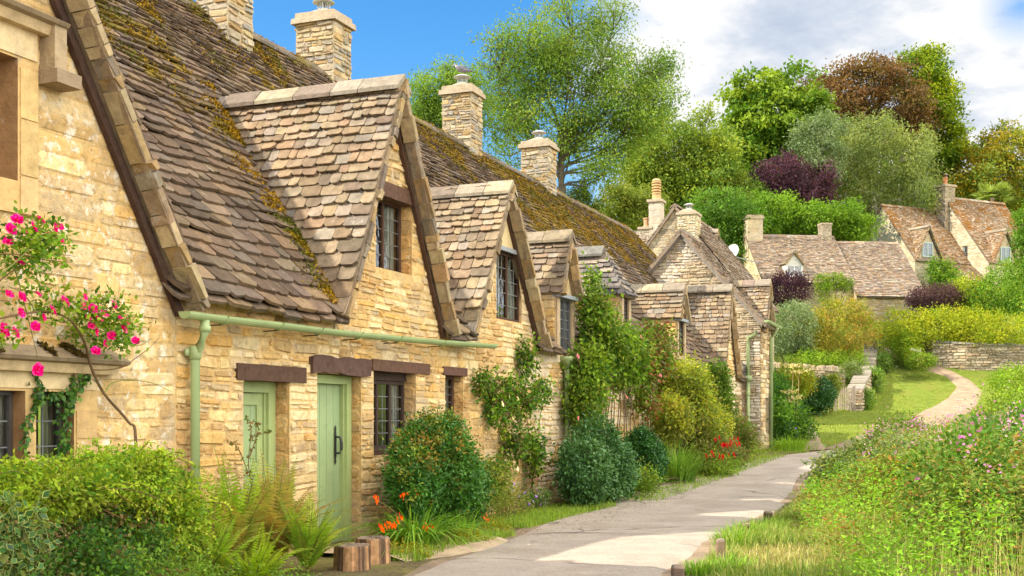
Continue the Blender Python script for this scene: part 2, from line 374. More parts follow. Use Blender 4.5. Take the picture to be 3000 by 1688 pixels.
def chimney(root, P, s, t, zb, zt, ws=.55, wt=.74, caps=((.07, .10), (.02, .09)), cowl='hat', pal=P_CHIM, plain=False, flue=None):
    mb = MB(); a, b, c, d = s - ws / 2, s + ws / 2, t - wt / 2, t + wt / 2
    pbox(mb, P, a, b, c, d, zb, zt, MORTAR2)
    kw = dict(hr=(.06, .14), wr=(.09, .32), relief=(.008, .035), pal=pal, gap=.010)
    if plain: kw.update(hr=(.24, .32), wr=(.3, .6), relief=(.004, .008), gap=.005)
    stones(mb, [rect(c, d, zb, zt)], sideface(P, a), **kw); stones(mb, [rect(a, b, zb, zt)], facade(P, c), **kw)
    stones(mb, [rect(a, b, zb, zt)], lambda u, v, h: P(u, d + h, v), **kw); stones(mb, [rect(c, d, zb, zt)], lambda u, v, h: P(b + h, u, v), **kw)
    ch = mb.build('chimney', M_STONE2, root)
    z = zt; cp = MB()
    for o, h in caps:
        x = [R.uniform(-.012, .012) for _ in range(4)]
        cp.hexa([P(a - o, c - o, z), P(b + o, c - o, z), P(b + o, d + o, z), P(a - o, d + o, z), P(a - o + .01, c - o + .01, z + h + x[0]), P(b + o - .01, c - o + .01, z + h + x[1]), P(b + o - .01, d + o - .01, z + h + x[2]), P(a - o + .01, d + o - .01, z + h + x[3])], (.42, .33, .22)); z += h
    if cowl in ('hat', 'dark'): cp.hexa([P(a + .06, c + .08, z), P(b - .06, c + .08, z), P(b - .06, d - .08, z), P(a + .06, d - .08, z), P(s - .1, t - .1, z + .10), P(s + .1, t - .1, z + .10), P(s + .1, t + .1, z + .10), P(s - .1, t + .1, z + .10)], (.44, .36, .25)); z += .07
    cp.build('cap', M_STONE2, ch)
    o = P(s, t, z)
    if cowl in ('hat', 'dark'):
        c0 = (.50, .50, .48) if cowl == 'hat' else (.12, .11, .10); k = MB()
        k.lathe(o, [(.085, -.03), (.085, .06)], c0, 14)
        for i in range(16):
            q = 2 * math.pi * i / 16; r = .1; e = o + A(math.cos(q) * r, math.sin(q) * r, 0)
            k.tube([e + Zv * .0, e + Zv * .17], .012 if i % 4 == 0 else .004, c0, 5)
        k.tube([o, o + Zv * .16], .02, (.06, .06, .06), 6)
        k.lathe(o, [(.19, .165), (.195, .175), (.12, .215), (.02, .235)], c0, 20)
        k.build('cowl', M_METAL, ch)
    elif cowl == 'pot':
        k = MB(); c0 = (.52, .30, .15)
        k.lathe(o, [(.15, -.01), (.14, .05), (.12, .08), (.125, .3), (.155, .33), (.155, .37), (.12, .38)], c0, 14); k.build('chimney_pot', M_PLAIN, ch)
    elif cowl == 'louvre':
        k = MB(); c0 = (.56, .36, .16); z0 = 0
        k.lathe(o, [(.20, -.01), (.17, .06), (.17, .22)], c0, 16)
        for i in range(5): k.lathe(o, [(.12, .22 + i * .11), (.19, .24 + i * .11), (.19, .29 + i * .11), (.12, .32 + i * .11)], c0, 16)
        k.lathe(o, [(.18, .76), (.13, .84), (.03, .87)], c0, 16); k.build('chimney_pot', M_PLAIN, ch)
    elif cowl == 'potcowl':
        k = MB(); k.lathe(o, [(.17, -.01), (.15, .1), (.15, .5), (.18, .53), (.18, .6), (.1, .61)], (.50, .20, .08), 14)
        k.build('chimney_pot', M_PLAIN, ch); k = MB(); k.lathe(o + Zv * .6, [(.1, 0), (.1, .12), (.22, .16), (.2, .2), (.04, .3)], (.16, .08, .05), 14); k.build('cowl', M_METAL, ch)
    return ch
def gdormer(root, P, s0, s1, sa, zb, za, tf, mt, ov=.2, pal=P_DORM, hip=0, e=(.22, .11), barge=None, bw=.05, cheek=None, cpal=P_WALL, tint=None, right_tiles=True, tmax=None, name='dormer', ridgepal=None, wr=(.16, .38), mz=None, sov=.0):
    """a gabled dormer: two tiled slopes, their verges, ridge stones; mt(z) gives how far back the roof behind is at height z"""
    mb = MB(); tb = min(mt(za) + .15, tmax or 99); f0 = tf - ov
    for sgn, se in ((1, s0), (-1, s1)):
        o = P(se, f0, zb); U = P(se, f0 + 1, zb) - o; V = P(sa, f0, za) - o; L = np.linalg.norm(V); fr = plane(o, U, V)
        te = max(.05, mt(zb) - f0 + .05); poly = [(0, 0), (te, 0), (tb - f0, L), (hip, L)] if not hip else [(0, 0), (te, 0), (tb - f0, L), (hip, L)]
        slab(mb, poly, fr, (.30, .22, .14), -.085, -.004)
        if sgn > 0 or right_tiles: tiles(mb, poly, fr, *e, pal=pal, tint=tint, wr=wr)
        # ragged verge stones seen edge on, under the slates
        v = 0.0
        while v < L - .06 and not hip:
            q = R.uniform(.08, .34); q = min(q, L - v); w = R.uniform(.0, .055); dz = R.uniform(-.02, .025)
            a, b = v + .005, v + q - .005; col = cj(.8, 1.15, R.choice([(.34, .25, .14), (.40, .30, .17), (.27, .19, .11), (.36, .24, .11), (.22, .17, .12)]))
            mb.hexa([fr(-w, a, -.075 + dz), fr(ov * .55, a, -.115 + dz), fr(ov * .55, b, -.115 + dz * .5), fr(-w, b, -.075 - dz * .5), fr(-w, a, -.012), fr(ov * .55, a, -.012), fr(ov * .55, b, -.012), fr(-w, b, -.012)], col); v += q
    if hip:
        o = P(s0, f0, zb); U = P(s1, f0, zb) - o; wv = np.linalg.norm(U); V = P(sa, f0 + hip, za) - P((s0 + s1) / 2, f0, zb); L = np.linalg.norm(V)
        fr = plane(o, U, V); poly = [(0, 0), (wv, 0), (wv / 2 + .02, L), (wv / 2 - .02, L)]; slab(mb, poly, fr, (.25, .19, .13)); tiles(mb, poly, fr, *e, pal=pal, tint=tint, wr=wr)
    ridge_caps(mb, P(sa, f0 + hip - .02, za), P(sa, tb + .05, za), P(sa + 1, 0, 0) - P(sa, 0, 0), ridgepal or [(.29, .24, .175), (.26, .20, .13), (.32, .26, .175), (.22, .17, .125)])
    dm = mb.build(name, M_TILE, root)
    if barge:
        b = MB()
        for se in (s0, s1):
            o = P(se, tf, zb); V = P(sa, tf, za) - o; L = np.linalg.norm(V); Vn = V / L; sd = unit(P(sa, tf, 0) - P(se, tf, 0)); n = unit(sd - Vn * np.dot(sd, Vn)); out = unit(P(sa, tf - 1, 0) - P(sa, tf, 0))
            p0 = o + n * .10 + out * .012; b.box(p0, V * .965, n * bw, out * .05, barge)
        b.build('barge_board', M_WOOD, dm)
    if cheek is not None:
        c = MB(); i = .06; k = dict(pal=cpal, hr=(.10, .18), wr=(.16, .4), relief=(.006, .022))
        a, d = s0 + i, s1 - i; zt = zb + .03; tk = mt(cheek) + .35
        gz = lambda x: za - .10 - abs(x - sa) * (za - zb) / max(.05, (sa - s0) if x < sa else (s1 - sa))
        pbox(c, P, a, a + .16, tf, max(tf + .2, mt(zt) + .3), cheek, zt, MORTAR); pbox(c, P, d - .16, d, tf, max(tf + .2, mt(zt) + .3), cheek, zt, MORTAR)
        stones(c, [[(tf, cheek), (mt(cheek) + .1, cheek), (mt(zt) + .1, zt), (tf, zt)]], sideface(P, a), **k)
        c.build('cheek', M_STONE, dm)
    return dm
def gable_face(mb, P, s0, s1, sa, zb, za, tf, col, back=.12):
    mb.add([P(s0, tf, zb), P(s1, tf, zb), P(sa, tf, za), P(s0, tf + back, zb), P(s1, tf + back, zb), P(sa, tf + back, za)], [(0, 1, 2), (3, 5, 4), (0, 3, 4, 1), (1, 4, 5, 2), (2, 5, 3, 0)], col)
# ------------------------------------------------------------------ the row: main roof plane
TE, ZE, TR, ZR = -.12, E + 1.08, 4.3, E + 5.97
SL = (ZR - ZE) / (TR - TE)
def mz(t): return ZE + (t - TE) * SL
def mt(z): return TE + (z - ZE) / SL
LR = math.hypot(ZR - ZE, TR - TE)
def sag(s, v): return .035 * math.sin(s * .8 + .6) * math.sin(v * .5) + .02 * math.sin(s * 2.3 + v)
def rooffr(u, v, h):
    q = v / LR; n = N * -(ZR - ZE) / LR + Zv * (TR - TE) / LR
    bell = -.10 * max(0, 1 - v / .9) ** 2 * 0
    return W(u, TE + (TR - TE) * q, ZE + (ZR - ZE) * q) + n * (h + sag(u, v) + bell)
def moss(s, v):
    a = n1(s, v, 3.7, .9); b = n1(s, v * .6, 9.1, 2.3)
    m = (v / LR - .50) * 1.5 + (a - .5) * 2.7 + (b - .5) * .9
    if s < 6: m += .16 - .6 * abs(v - 4.6) * .35
    if s > 6: m = m * 1.25 - .10 + .25 * math.exp(-((s - 9.5) / 2.2) ** 2) + .15 * math.exp(-((s - 15.5) / 2) ** 2) - (.3 if s > 17.5 else 0)
    return m
def dist_valley(s, v):                                 # the valley left of the first dormer
    t = TE + (TR - TE) * v / LR; z = mz(t); k = (z - VZB) / (VZA - VZB)
    return s - (VS0 + (VSA - VS0) * k)
VZB, VZA, VS0, VSA = E + 1.06, E + 3.88, 0.0, 1.3
def rtint(u, v, col):
    m = moss(u, v)
    if m > .42 and R.random() < .75: return cj(.7, 1.2, (.17, .115, .022))
    if m > .2 and R.random() < .3: return cj(.7, 1.1, (.13, .09, .035))
    return col
DORM = [  # s0, s1, apex, zb, za, front t   (from the survey of the photograph)
    (0.0, 2.8, 1.3, E + 1.06, E + 3.88, 0),
    (3.35, 6.2, 4.66, E + 1.08, E + 3.28, 0),
    (S(1420, -.15), S(1472, -.15), S(1443, -.15), PZ(737, S(1422, -.15), -.15), PZ(585, S(1443, -.15), -.15), 0.03),
    (S(1577, -.12), S(1606, -.12), (S(1577, -.12) + S(1606, -.12)) / 2, PZ(742, S(1580, -.12), -.12), PZ(648, S(1566, .5), .5), 0.03),
    (S(1716, -.12), S(1741, -.12), S(1727, -.12), PZ(800, S(1718, -.12), -.12), PZ(716, S(1727, -.12), -.12), 0.03),
    (S(1826, -.15), S(1865, -.15), S(1842, -.15), E + 1.10, PZ(719, S(1842, -.15), -.15), 0),
]
GAB = (-8.3, -2.42, -5.36, E + .95, E + 5.42, 0)
print('DORM', [[round(float(x), 2) for x in d] for d in DORM])
def in_dormer(u, v, pad=.10):
    t = TE + (TR - TE) * v / LR; z = mz(t)
    for s0, s1, sa, zb, za, tf in DORM + [GAB]:
        if s0 - .05 < u < s1 + .05:
            zr = za - (za - zb) * ((sa - u) / (sa - s0) if u < sa else (u - sa) / (s1 - sa))
            if z < zr - pad and (t > tf - .25): return True
    return False
def row_roof(root, a, b, skip=in_dormer):
    mb = MB(); fr = rooffr
    q = np.linspace(a, b, max(2, int((b - a) / .7)))
    for x0, x1 in zip(q[:-1], q[1:]):
        slab(mb, rect(x0, x1, .28, LR), fr, (.10, .08, .065), -.10, -.02)
    slab(mb, rect(a, b, 0, LR), lambda u, v, h: W(u, 2 * TR - TE - (TR - TE) * v / LR, ZE + (ZR - ZE) * v / LR - .02) + Zv * h, (.2, .15, .11), -.08, 0)
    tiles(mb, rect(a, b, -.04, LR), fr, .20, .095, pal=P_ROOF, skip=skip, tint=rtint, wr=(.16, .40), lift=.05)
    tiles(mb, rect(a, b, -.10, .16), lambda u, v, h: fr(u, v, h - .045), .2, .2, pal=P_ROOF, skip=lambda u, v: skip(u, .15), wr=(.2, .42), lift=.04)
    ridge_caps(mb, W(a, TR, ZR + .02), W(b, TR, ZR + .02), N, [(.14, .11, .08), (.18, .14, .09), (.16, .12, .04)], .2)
    return mb.build('roof', M_TILE, root)
def moss_clumps(roof, a, b, n, valley=False):
    P, C = [], []
    s = rng.uniform(a, b, n); v = rng.uniform(.3, LR + .05, n) if not valley else rng.uniform(.1, 4.0, n)
    if valley:
        wd_ = np.clip(.02 + .5 * (fn(np.stack([v, v * 0, v * 0 + 2], 1), 1.7) - .25), .02, .4); dv = -np.abs(rng.normal(0, 1, n)) * wd_ - .01 + .06 * rng.random(n); k = (ZE + (ZR - ZE) * v / LR - VZB) / (VZA - VZB); s = VS0 + (VSA - VS0) * k + dv
    for i in range(n):
        if in_dormer(s[i], v[i], .02) and not valley: continue
        if valley: m = n1(s[i], v[i], 1, 2.6) - .30
        else: m = moss(s[i], v[i]) - .17
        if m > R.random() * .5:
            P.append(rooffr(s[i], v[i], .045)); g = n1(s[i], v[i], 7, 1.6)
            C.append((.33, .19, .017) if g < .52 else (.26, .18, .018) if g < .62 else (.12, .125, .02))
    if not P: return
    P = np.array(P); C = jit(np.array(C), .3); n = len(P)
    Dn = rng.normal(0, 1, (n, 3)) + [0, 0, .5]; Nn = rng.normal(0, .5, (n, 3)) + [0, 0, 1.0]
    o = leafmesh('moss_clumps', P, Dn, Nn, rng.uniform(.018, .048, n), rng.uniform(.016, .036, n), C, M_MOSS, roof)
# ================================================================== cottage with the large gable at the left
c1 = thing('cottage', 'lichened limestone gable end of the nearest cottage with stone mullioned windows and pink rose', 'cottage', W(-5.4, 2, 0))
s0, s1, sa, zb, za, _ = GAB
lowin = rect(S(-62), S(57), E - .62, E + .19); lowin2 = rect(S(84), S(180), E - .62, E + .19); upwin = rect(-4.85, S(38), E + 1.68, E + 2.55)
mb = MB(); out = [(-9.5, -.3), (-2.55, -.3), (-2.55, zb + .05), (sa, za - .15), (-8.25, zb + .05), (-9.5, zb + .05)]
surL = rect(-5.1, S(238), E - .8, E + .36); surU = rect(-5.1, S(90), E + 1.45, E + 2.80)
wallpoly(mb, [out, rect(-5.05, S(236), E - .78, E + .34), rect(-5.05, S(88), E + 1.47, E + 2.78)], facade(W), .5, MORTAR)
def ltone(u, v, c):
    g = n1(u, v, 4, .8); k = n1(u, v, 8, 2.2)
    if k < .34: return (.42, .30, .17)
    return tuple(x * (.85 + .4 * g) for x in c)
stones(mb, [out, surL, surU], facade(W), hr=(.10, .21), wr=(.2, .62), relief=(.003, .012), pal=P_WALL, gap=.012, tone=ltone)
pbox(mb, W, -9.5, -9.0, 0.02, 5, -.3, zb, MORTAR)
c1w = mb.build('wall', M_LICHEN, c1)
for nm, sur, lights, zt in (('low', surL, (lowin, lowin2), E + .19), ('up', surU, (upwin,), E + 2.55)):
    ob = MB(); (a, c), (b, _q), (_w, d) = sur[0], sur[1], sur[2]
    face = [(a, c), (b, c), (b, d), (a, d)]
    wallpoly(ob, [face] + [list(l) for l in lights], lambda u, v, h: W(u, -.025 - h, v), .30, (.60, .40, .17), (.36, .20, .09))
    # jointed quoins of the surround, standing a little proud
    z = c
    while z < d - .35:
        h = R.uniform(.26, .42); pbox(ob, W, lights[-1][1][0] + .02, b - .01, -.034, -.02, z + .006, min(z + h, d - .3) - .006, cj(.85, 1.1, (.62, .42, .19))); z += h
    pbox(ob, W, a, b - .02, -.036, -.02, zt + .02, d - .02, (.68, .52, .29))
    o = ob.build('stone_window', M_STONE2, c1)
    for l in lights:
        window(o, W, l[0][0] + .02, l[1][0] - .02, l[0][1], l[2][1], .10 if nm == 'low' else .2, 1, 3 if l is not lowin2 else 2, 4, (.07, .06, .055), (.22, .23, .23), .03, ('frame', 'pane', '-'), m=M_METAL, curtain=True)
    h = MB(); zz = d + .02
    e = S(283) if nm == 'low' else S(128)
    fr_ = lambda x, y, z: W(x, y, z)
    h.hexa([W(-5.3, -.17, zz + .03), W(e, -.17, zz + .03), W(e, .05, zz - .03), W(-5.3, .05, zz - .03), W(-5.3, -.19, zz + .055), W(e, -.19, zz + .055), W(e, .05, zz + .17), W(-5.3, .05, zz + .17)], (.33, .25, .16))
    h.hexa([W(-5.3, -.10, zz - .05), W(e - .06, -.10, zz - .05), W(e - .06, 0, zz - .05), W(-5.3, 0, zz - .05), W(-5.3, -.13, zz + .03), W(e - .06, -.13, zz + .03), W(e - .06, 0, zz + .03), W(-5.3, 0, zz + .03)], (.58, .43, .24))
    if nm == 'up':
        pbox(h, W, e - .12, e, -.15, .02, zz - .30, zz + .06, (.40, .30, .18)); pbox(h, W, e - .15, e + .10, -.2, .02, zz - .40, zz - .30, (.30, .22, .14))
    ho = h.build('hood_mould', M_STONE2, c1)
    if nm == 'low':
        n = 2600; u = rng.uniform(-5.2, S(170), n); u = u[fn(np.stack([u, u * 0, u * 0], 1), 4) > .38]; n = len(u); q = rng.random(n)
        P = np.array([W(x, -.19 + .22 * y, zz + .06 + .115 * y) for x, y in zip(u, q)])
        leafmesh('moss_clumps', P, rng.normal(0, 1, (n, 3)) + [0, 0, .6], rng.normal(0, .5, (n, 3)) + [0, 0, 1.], rng.uniform(.02, .05, n), rng.uniform(.02, .04, n), jit(pick([(.10, .065, .015), (.14, .10, .02), (.05, .035, .02)], n)), M_MOSS, ho)
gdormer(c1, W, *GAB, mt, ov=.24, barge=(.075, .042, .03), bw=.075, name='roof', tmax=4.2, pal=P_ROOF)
# ================================================================== cottage with the two green doors
c2 = thing('cottage', 'honey stone cottage with two green doors, two steep flush gables and a long green gutter', 'cottage', W(2.5, 2, 0))
zt = E + 1.06; d1, d2 = DORM[0], DORM[1]
door1 = rect(S(612), S(728), 0, E + .36); door2 = rect(S(798), S(908), -.02, E + .46); win1 = rect(S(940), S(1046), E - .43, E + .53)
win2 = rect(S(1120), S(1165), E - .05, E + .545); dw1 = rect(S(945), S(1036), PZ(676, 1.2), PZ(492, 1.2)); dw2 = rect(S(1248), S(1312), PZ(806, 4.9), PZ(636, 4.9))
def gz(d, u, k=.12): return d[4] - k
out = [(-2.55, -.3), (7.6, -.3), (7.6, zt), (d2[1] - .05, zt), (d2[2] + .1, d2[4] - .22), (d2[0] + .12, zt), (d1[1] - .05, zt), (d1[2] + .1, d1[4] - .22), (d1[0] + .12, zt), (-2.55, zt)]
holes = [door1, door2, win1, win2, dw1, dw2]
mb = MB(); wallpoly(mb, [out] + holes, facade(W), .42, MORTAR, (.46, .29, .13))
def tone2(u, v, c):
    g = n1(u, v, 2, .7); k = n1(u, v, 5, 2.0)
    if u > 5.6 and v < 2.4 and k > .42: return (.78, .73, .64)
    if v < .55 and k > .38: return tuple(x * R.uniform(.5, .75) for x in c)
    if k > .66: return (.78, .68, .46)
    if k < .29: return (.40, .24, .11)
    if .52 < k < .60 and R.random() < .6: return cj(.9, 1.1, (.74, .60, .38))
    return tuple(x * (.8 + .45 * g) for x in c)
sout = [p for p in out]
plast = [(4.1, E + 2.42), (5.62, E + 2.42), (4.78, d2[4] - .3)]
for poly in [sout]:
    stones(mb, [sout] + holes + [plast], facade(W), hr=(.06, .145), wr=(.10, .40), relief=(.004, .022), pal=P_WALL, tone=tone2)
# coursed jamb stones in the reveals that face the road's near end
for hl, z1_, t1 in ((door1, E + .36, .2), (door2, E + .46, .17), (win1, E + .53, .2), (dw1, dw1[2][1], .2), (dw2, dw2[2][1], .2), (win2, E + .545, .2)):
    stones(mb, [rect(.005, t1 + .02, max(0, hl[0][1]), z1_)], lambda u, v, h, b=hl[1][0]: W(b - h, u, v), hr=(.13, .2), wr=(.3, .5), relief=(.004, .012), pal=[(.50, .27, .09), (.44, .22, .07), (.54, .34, .15), (.36, .22, .10)])
c2w = mb.build('wall', M_STONE, c2)
mb = MB(); gable_face(mb, W, *[plast[0][0], plast[1][0], plast[2][0]], plast[0][1], plast[2][1], -.022, (.62, .47, .24), .015); mb.build('plaster_gable', M_PLAIN, c2)
r2 = row_roof(c2, -2.75, 7.6); moss_clumps(r2, -2.75, 7.6, 46000); moss_clumps(r2, 0, 1, 15000, True)
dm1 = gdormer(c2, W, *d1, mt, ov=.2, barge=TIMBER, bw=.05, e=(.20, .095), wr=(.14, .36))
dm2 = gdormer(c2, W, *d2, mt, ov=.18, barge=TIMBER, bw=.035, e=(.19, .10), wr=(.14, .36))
window(dm1, W, dw1[0][0], dw1[1][0] - .02, dw1[0][1], dw1[2][1], .16, 2, 2, 5, TIMBER, (.16, .15, .14), .04, ('window_frame', 'window_pane', '-'), curtain=True)
window(dm2, W, dw2[0][0] + .02, dw2[1][0], dw2[0][1], dw2[2][1], .06, 2, 3, 5, TIMBER, (.2, .2, .19), .04, ('window_frame', 'window_pane', '-'), curtain=True)
def lintel(parent, a, b, z0, z1, t=-.03, col=TIMBER, rough=False, d=.3):
    m_ = MB(); n = 7; tp = []
    for i in range(n + 1):
        x = a + (b - a) * i / n; j = R.uniform(-.02, .02) if rough else R.uniform(-.003, .003); tp.append([W(x, t + R.uniform(-.012, .012) * rough, z0 + j), W(x, d, z0), W(x, d, z1), W(x, t + R.uniform(-.012, .012) * rough, z1 + (R.uniform(-.03, .02) if rough else 0))])
    for i in range(n):
        p, q = tp[i], tp[i + 1]; m_.add(p + q, [(0, 1, 5, 4), (1, 2, 6, 5), (2, 3, 7, 6), (3, 0, 4, 7)] + ([(0, 3, 2, 1)] if i == 0 else []) + ([(4, 5, 6, 7)] if i == n - 1 else []), col)
    return m_.build('lintel', M_WOOD, parent)
lintel(c2, S(590), S(764), E + .345, E + .50, -.035)
lintel(c2, S(777), S(926), E + .455, E + .63, -.05, (.10, .055, .04), True)
lintel(c2, S(933), S(1077), E + .525, E + .655, -.03, (.12, .062, .038))
lintel(c2, S(1112), S(1171), E + .54, E + .645, -.03, (.12, .06, .04))
lintel(dm1, S(944), S(1044), dw1[2][1] - .01, dw1[2][1] + .16, -.03, (.11, .058, .036))
m_ = MB(); pbox(m_, W, S(1246), S(1319), -.06, .1, dw2[2][1], dw2[2][1] + .06, (.25, .26, .27)); m_.build('lead_flashing', M_METAL, dm2)
# windows and doors of the ground floor
window(c2, W, win1[0][0], win1[1][0] - .02, win1[0][1] + .06, win1[2][1] - .1, .17, 3, 2, 5, DARKWOOD, (.17, .17, .16), .045, curtain=True)
m_ = MB(); pbox(m_, W, win1[0][0], win1[1][0], .03, .2, win1[0][1] - .02, win1[0][1] + .06, TIMBER); m_.build('window_sill', M_WOOD, c2)
m_ = MB(); pbox(m_, W, win1[0][0], win1[1][0] - .02, .12, .2, win1[2][1] - .1, win1[2][1], DARKWOOD); m_.build('window_head', M_WOOD, c2)
window(c2, W, win2[0][0], win2[1][0] - .02, win2[0][1], win2[2][1], .15, 1, 3, 5, TIMBER, (.10, .10, .10), .05, curtain=True)
def pdoor(parent, op, tq, framew=.10, boards=4, panel=False, handle=False):
    a, b, z0, z1 = op[0][0], op[1][0] - .015, op[0][1], op[2][1] - .01; f = MB()
    pbox(f, W, a, a + framew * .6, tq - .02, tq + .12, z0, z1, GREEN); pbox(f, W, b - framew, b, tq - .02, tq + .12, z0, z1, GREEN); pbox(f, W, a + framew * .6, b - framew, tq - .02, tq + .12, z1 - framew * .9, z1, GREEN)
    pbox(f, W, b - framew - .035, b - framew, tq + .01, tq + .12, z0, z1 - framew * .9, tuple(x * .9 for x in GREEN))
    d = MB(); x0, x1 = a + framew * .6, b - framew - .035; zt_ = z1 - framew * .9
    for i in range(boards):
        p, q = x0 + (x1 - x0) * i / boards, x0 + (x1 - x0) * (i + 1) / boards; pbox(d, W, p + .003, q - .003, tq + .05, tq + .1, z0 + .02, zt_ - .004, cj(.95, 1.03, (.29, .375, .175)))
    pbox(d, W, x0, x1, tq + .056, tq + .1, z0 + .02, zt_ - .006, (.2, .28, .13))
    if panel:
        for p in ((x0, x0 + .09), (x1 - .09, x1)): pbox(d, W, p[0], p[1], tq + .03, tq + .05, z0 + .02, zt_ - .004, GREEN)
        for q in (z0 + .02, zt_ - .12, (z0 + zt_) / 2): pbox(d, W, x0 + .09, x1 - .09, tq + .03, tq + .05, q, q + .11, GREEN)
    dob = d.build('door', M_PAINT, parent); f.build('door_frame', M_PAINT, dob)
    if handle:
        h = MB(); hx = x1 - .11; zc = E - .30; K = (.012, .012, .012); y = tq + .05
        h.add([W(hx + sx * .022 * k, y - .012, zc + z) for z, k in ((-.21, .05), (-.18, 1), (-.15, .6), (-.12, 1), (.12, 1), (.15, .6), (.18, 1), (.22, .05)) for sx in (-1, 1)], [(i * 2, i * 2 + 1, i * 2 + 3, i * 2 + 2) for i in range(7)], K)
        h.tube([W(hx, y - .012, zc + .09), W(hx + .02, y - .055, zc + .085), W(hx + .03, y - .07, zc + .03), W(hx + .03, y - .07, zc - .04), W(hx + .02, y - .055, zc - .085), W(hx, y - .012, zc - .09)], [.013, .013, .016, .016, .013, .013], K, 8)
        h.build('door_handle', M_METAL, dob)
    return dob
pdoor(c2, door1, .17, .12, 3, True); pdoor(c2, door2, .13, .10, 5, False, True)
# gutter and downpipe
PG = (.32, .40, .18)
def gutter(parent, pts, r=.062, br=True, col=PG):
    g = MB(); n = 9; a = len(g.v)
    for i, p in enumerate(pts):
        d = unit(pts[min(i + 1, len(pts) - 1)] - pts[max(i - 1, 0)]); sd = unit(np.cross(d, Zv))
        for rr in (r, r - .008):
            for j in range(n + 1):
                q = math.pi * j / n; g.v.append(p + sd * math.cos(q) * rr - Zv * math.sin(q) * rr)
    m_ = 2 * (n + 1)
    for i in range(len(pts) - 1):
        for j in range(m_ - 1):
            if j == n: continue
            g.f.append((a + i * m_ + j, a + i * m_ + j + 1, a + (i + 1) * m_ + j + 1, a + (i + 1) * m_ + j)); g.c.append(col)
    for i in (0, len(pts) - 1): g.f.append(tuple(a + i * m_ + j for j in range(n + 1))); g.c.append(col)
    go = g.build('gutter', M_PAINT, parent)
    if br:
        for i in range(1, len(pts) - 1):
            b = MB(); p = pts[i]; d = unit(pts[i + 1] - pts[i - 1]); sd = unit(np.cross(d, Zv))
            b.tube([p + d * x + sd * math.cos(math.pi * j / 8) * (r + .006) - Zv * math.sin(math.pi * j / 8) * (r + .006) for x in (0,) for j in range(9)], .008, tuple(c * .95 for c in col), 5)
            b.tube([p - Zv * (r + .01), p - Zv * (r + .015) + N * .18], .006, (.05, .04, .03), 5); b.build('gutter_bracket', M_PAINT, go)
    return go
def downpipe(parent, s, t, ztop, zbot, r=.04, neck=True, collars=(), col=PG, hop=False, tn=None):
    p = MB(); tw = tn if tn is not None else t
    pts = [W(s, tw, ztop), W(s, tw, ztop - .1), W(s, (tw + t) / 2, ztop - .22), W(s, t, ztop - .34), W(s, t, zbot)] if neck else [W(s, t, ztop), W(s, t, zbot)]
    p.tube(pts, r, col, 12)
    p.lathe(W(s, tw, ztop - .1), [(r * 1.25, 0), (r * 1.25, .05)], col, 12)
    for z in collars: p.lathe(W(s, t, z), [(r * 1.05, -.06), (r * 1.35, -.05), (r * 1.35, .05), (r * 1.05, .06)], col, 12); pbox(p, W, s - r * 2.2, s + r * 2.2, t + r * .6, t + r * 1.1, z - .03, z + .03, col)
    if hop:
        z = ztop; q = r
        p.add([W(s + a * k, tw + b * k * .8, z + h) for k, h in ((.05, 0), (.12, .12), (.12, .16)) for a, b in ((-1, -1), (1, -1), (1, 1), (-1, 1))], [(i * 4 + j, i * 4 + (j + 1) % 4, i * 4 + 4 + (j + 1) % 4, i * 4 + 4 + j) for i in range(2) for j in range(4)] + [(0, 3, 2, 1), (8, 9, 10, 11)], col)
    return p.build('downpipe', M_PAINT, parent, True)
tg = -.19
gp = []
for px_, py_ in ((464, 783), (560, 796), (700, 812), (800, 825), (900, 836), (1000, 846), (1110, 856), (1242, 866)):
    q = S(px_, tg); gp.append(W(q, tg, PZ(py_, q, tg)))
gutter(c2, gp); sp = S(491, -.09)
downpipe(c2, sp, -.09, PZ(803, S(497, tg), tg), -.1, .041, True, (PZ(887, sp, -.09),), tn=tg)
sp = S(1426, -.09); downpipe(c2, sp, -.09, PZ(922, sp, -.12), -.1, .04, False, (), hop=True)
chimney(c2, W, 3.75, 4.0, E + 4.4, E + 9.6, .62, .55, pal=P_CHIM)
chimney(c2, W, S(848, 4.2) - .2, 4.35, E + 5.0, PZ(57, S(848, 4), 4.0), .60, .74)
# ================================================================== cottage with the row of small dormers
c3 = thing('cottage', 'long middle cottage of the row with mossy roof, four small dormers and climbers', 'cottage', W(15, 2, 0))
d3, d4, d5, d6 = DORM[2:]
h1 = rect(S(1829), S(1842), E - .45, E + .50); h2 = rect(S(1848), S(1860), E - .9, E + .42)
h3 = rect(S(1545), S(1572), E - .6, E + .4)
out = [(7.6, -.3), (22.3, -.3), (22.3, zt), (d6[1] - .03, zt), (d6[2] + .06, d6[4] - .2), (d6[0] + .1, zt), (7.6, zt)]
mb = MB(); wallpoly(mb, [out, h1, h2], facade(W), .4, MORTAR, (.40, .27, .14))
stones(mb, [out, h1, h2], facade(W), hr=(.09, .17), wr=(.16, .42), relief=(.006, .024), pal=P_WALLB, tone=tone2)
for u in (S(1829), S(1848)): lintel(c3, u - .1, u + 1.2, E + .5, E + .62, -.05, (.3, .2, .11))
pbox(mb, W, 7.6, 26, 8.5, 8.7, -.3, E + 1.2, MORTAR)
mb.add([W(25.6, 0, -.2), W(25.6, 8.6, -.2), W(25.6, 8.6, ZE), W(25.6, TR, ZR - .1), W(25.6, 0, ZE)], [(0, 1, 2, 3, 4)], MORTAR2)
mb.build('wall', M_STONE, c3)
for hh in (h1, h2): window(c3, W, hh[0][0], hh[1][0], hh[0][1], hh[2][1], .2, 1, 2, 5, DARKWOOD, (.1, .1, .1), .05)
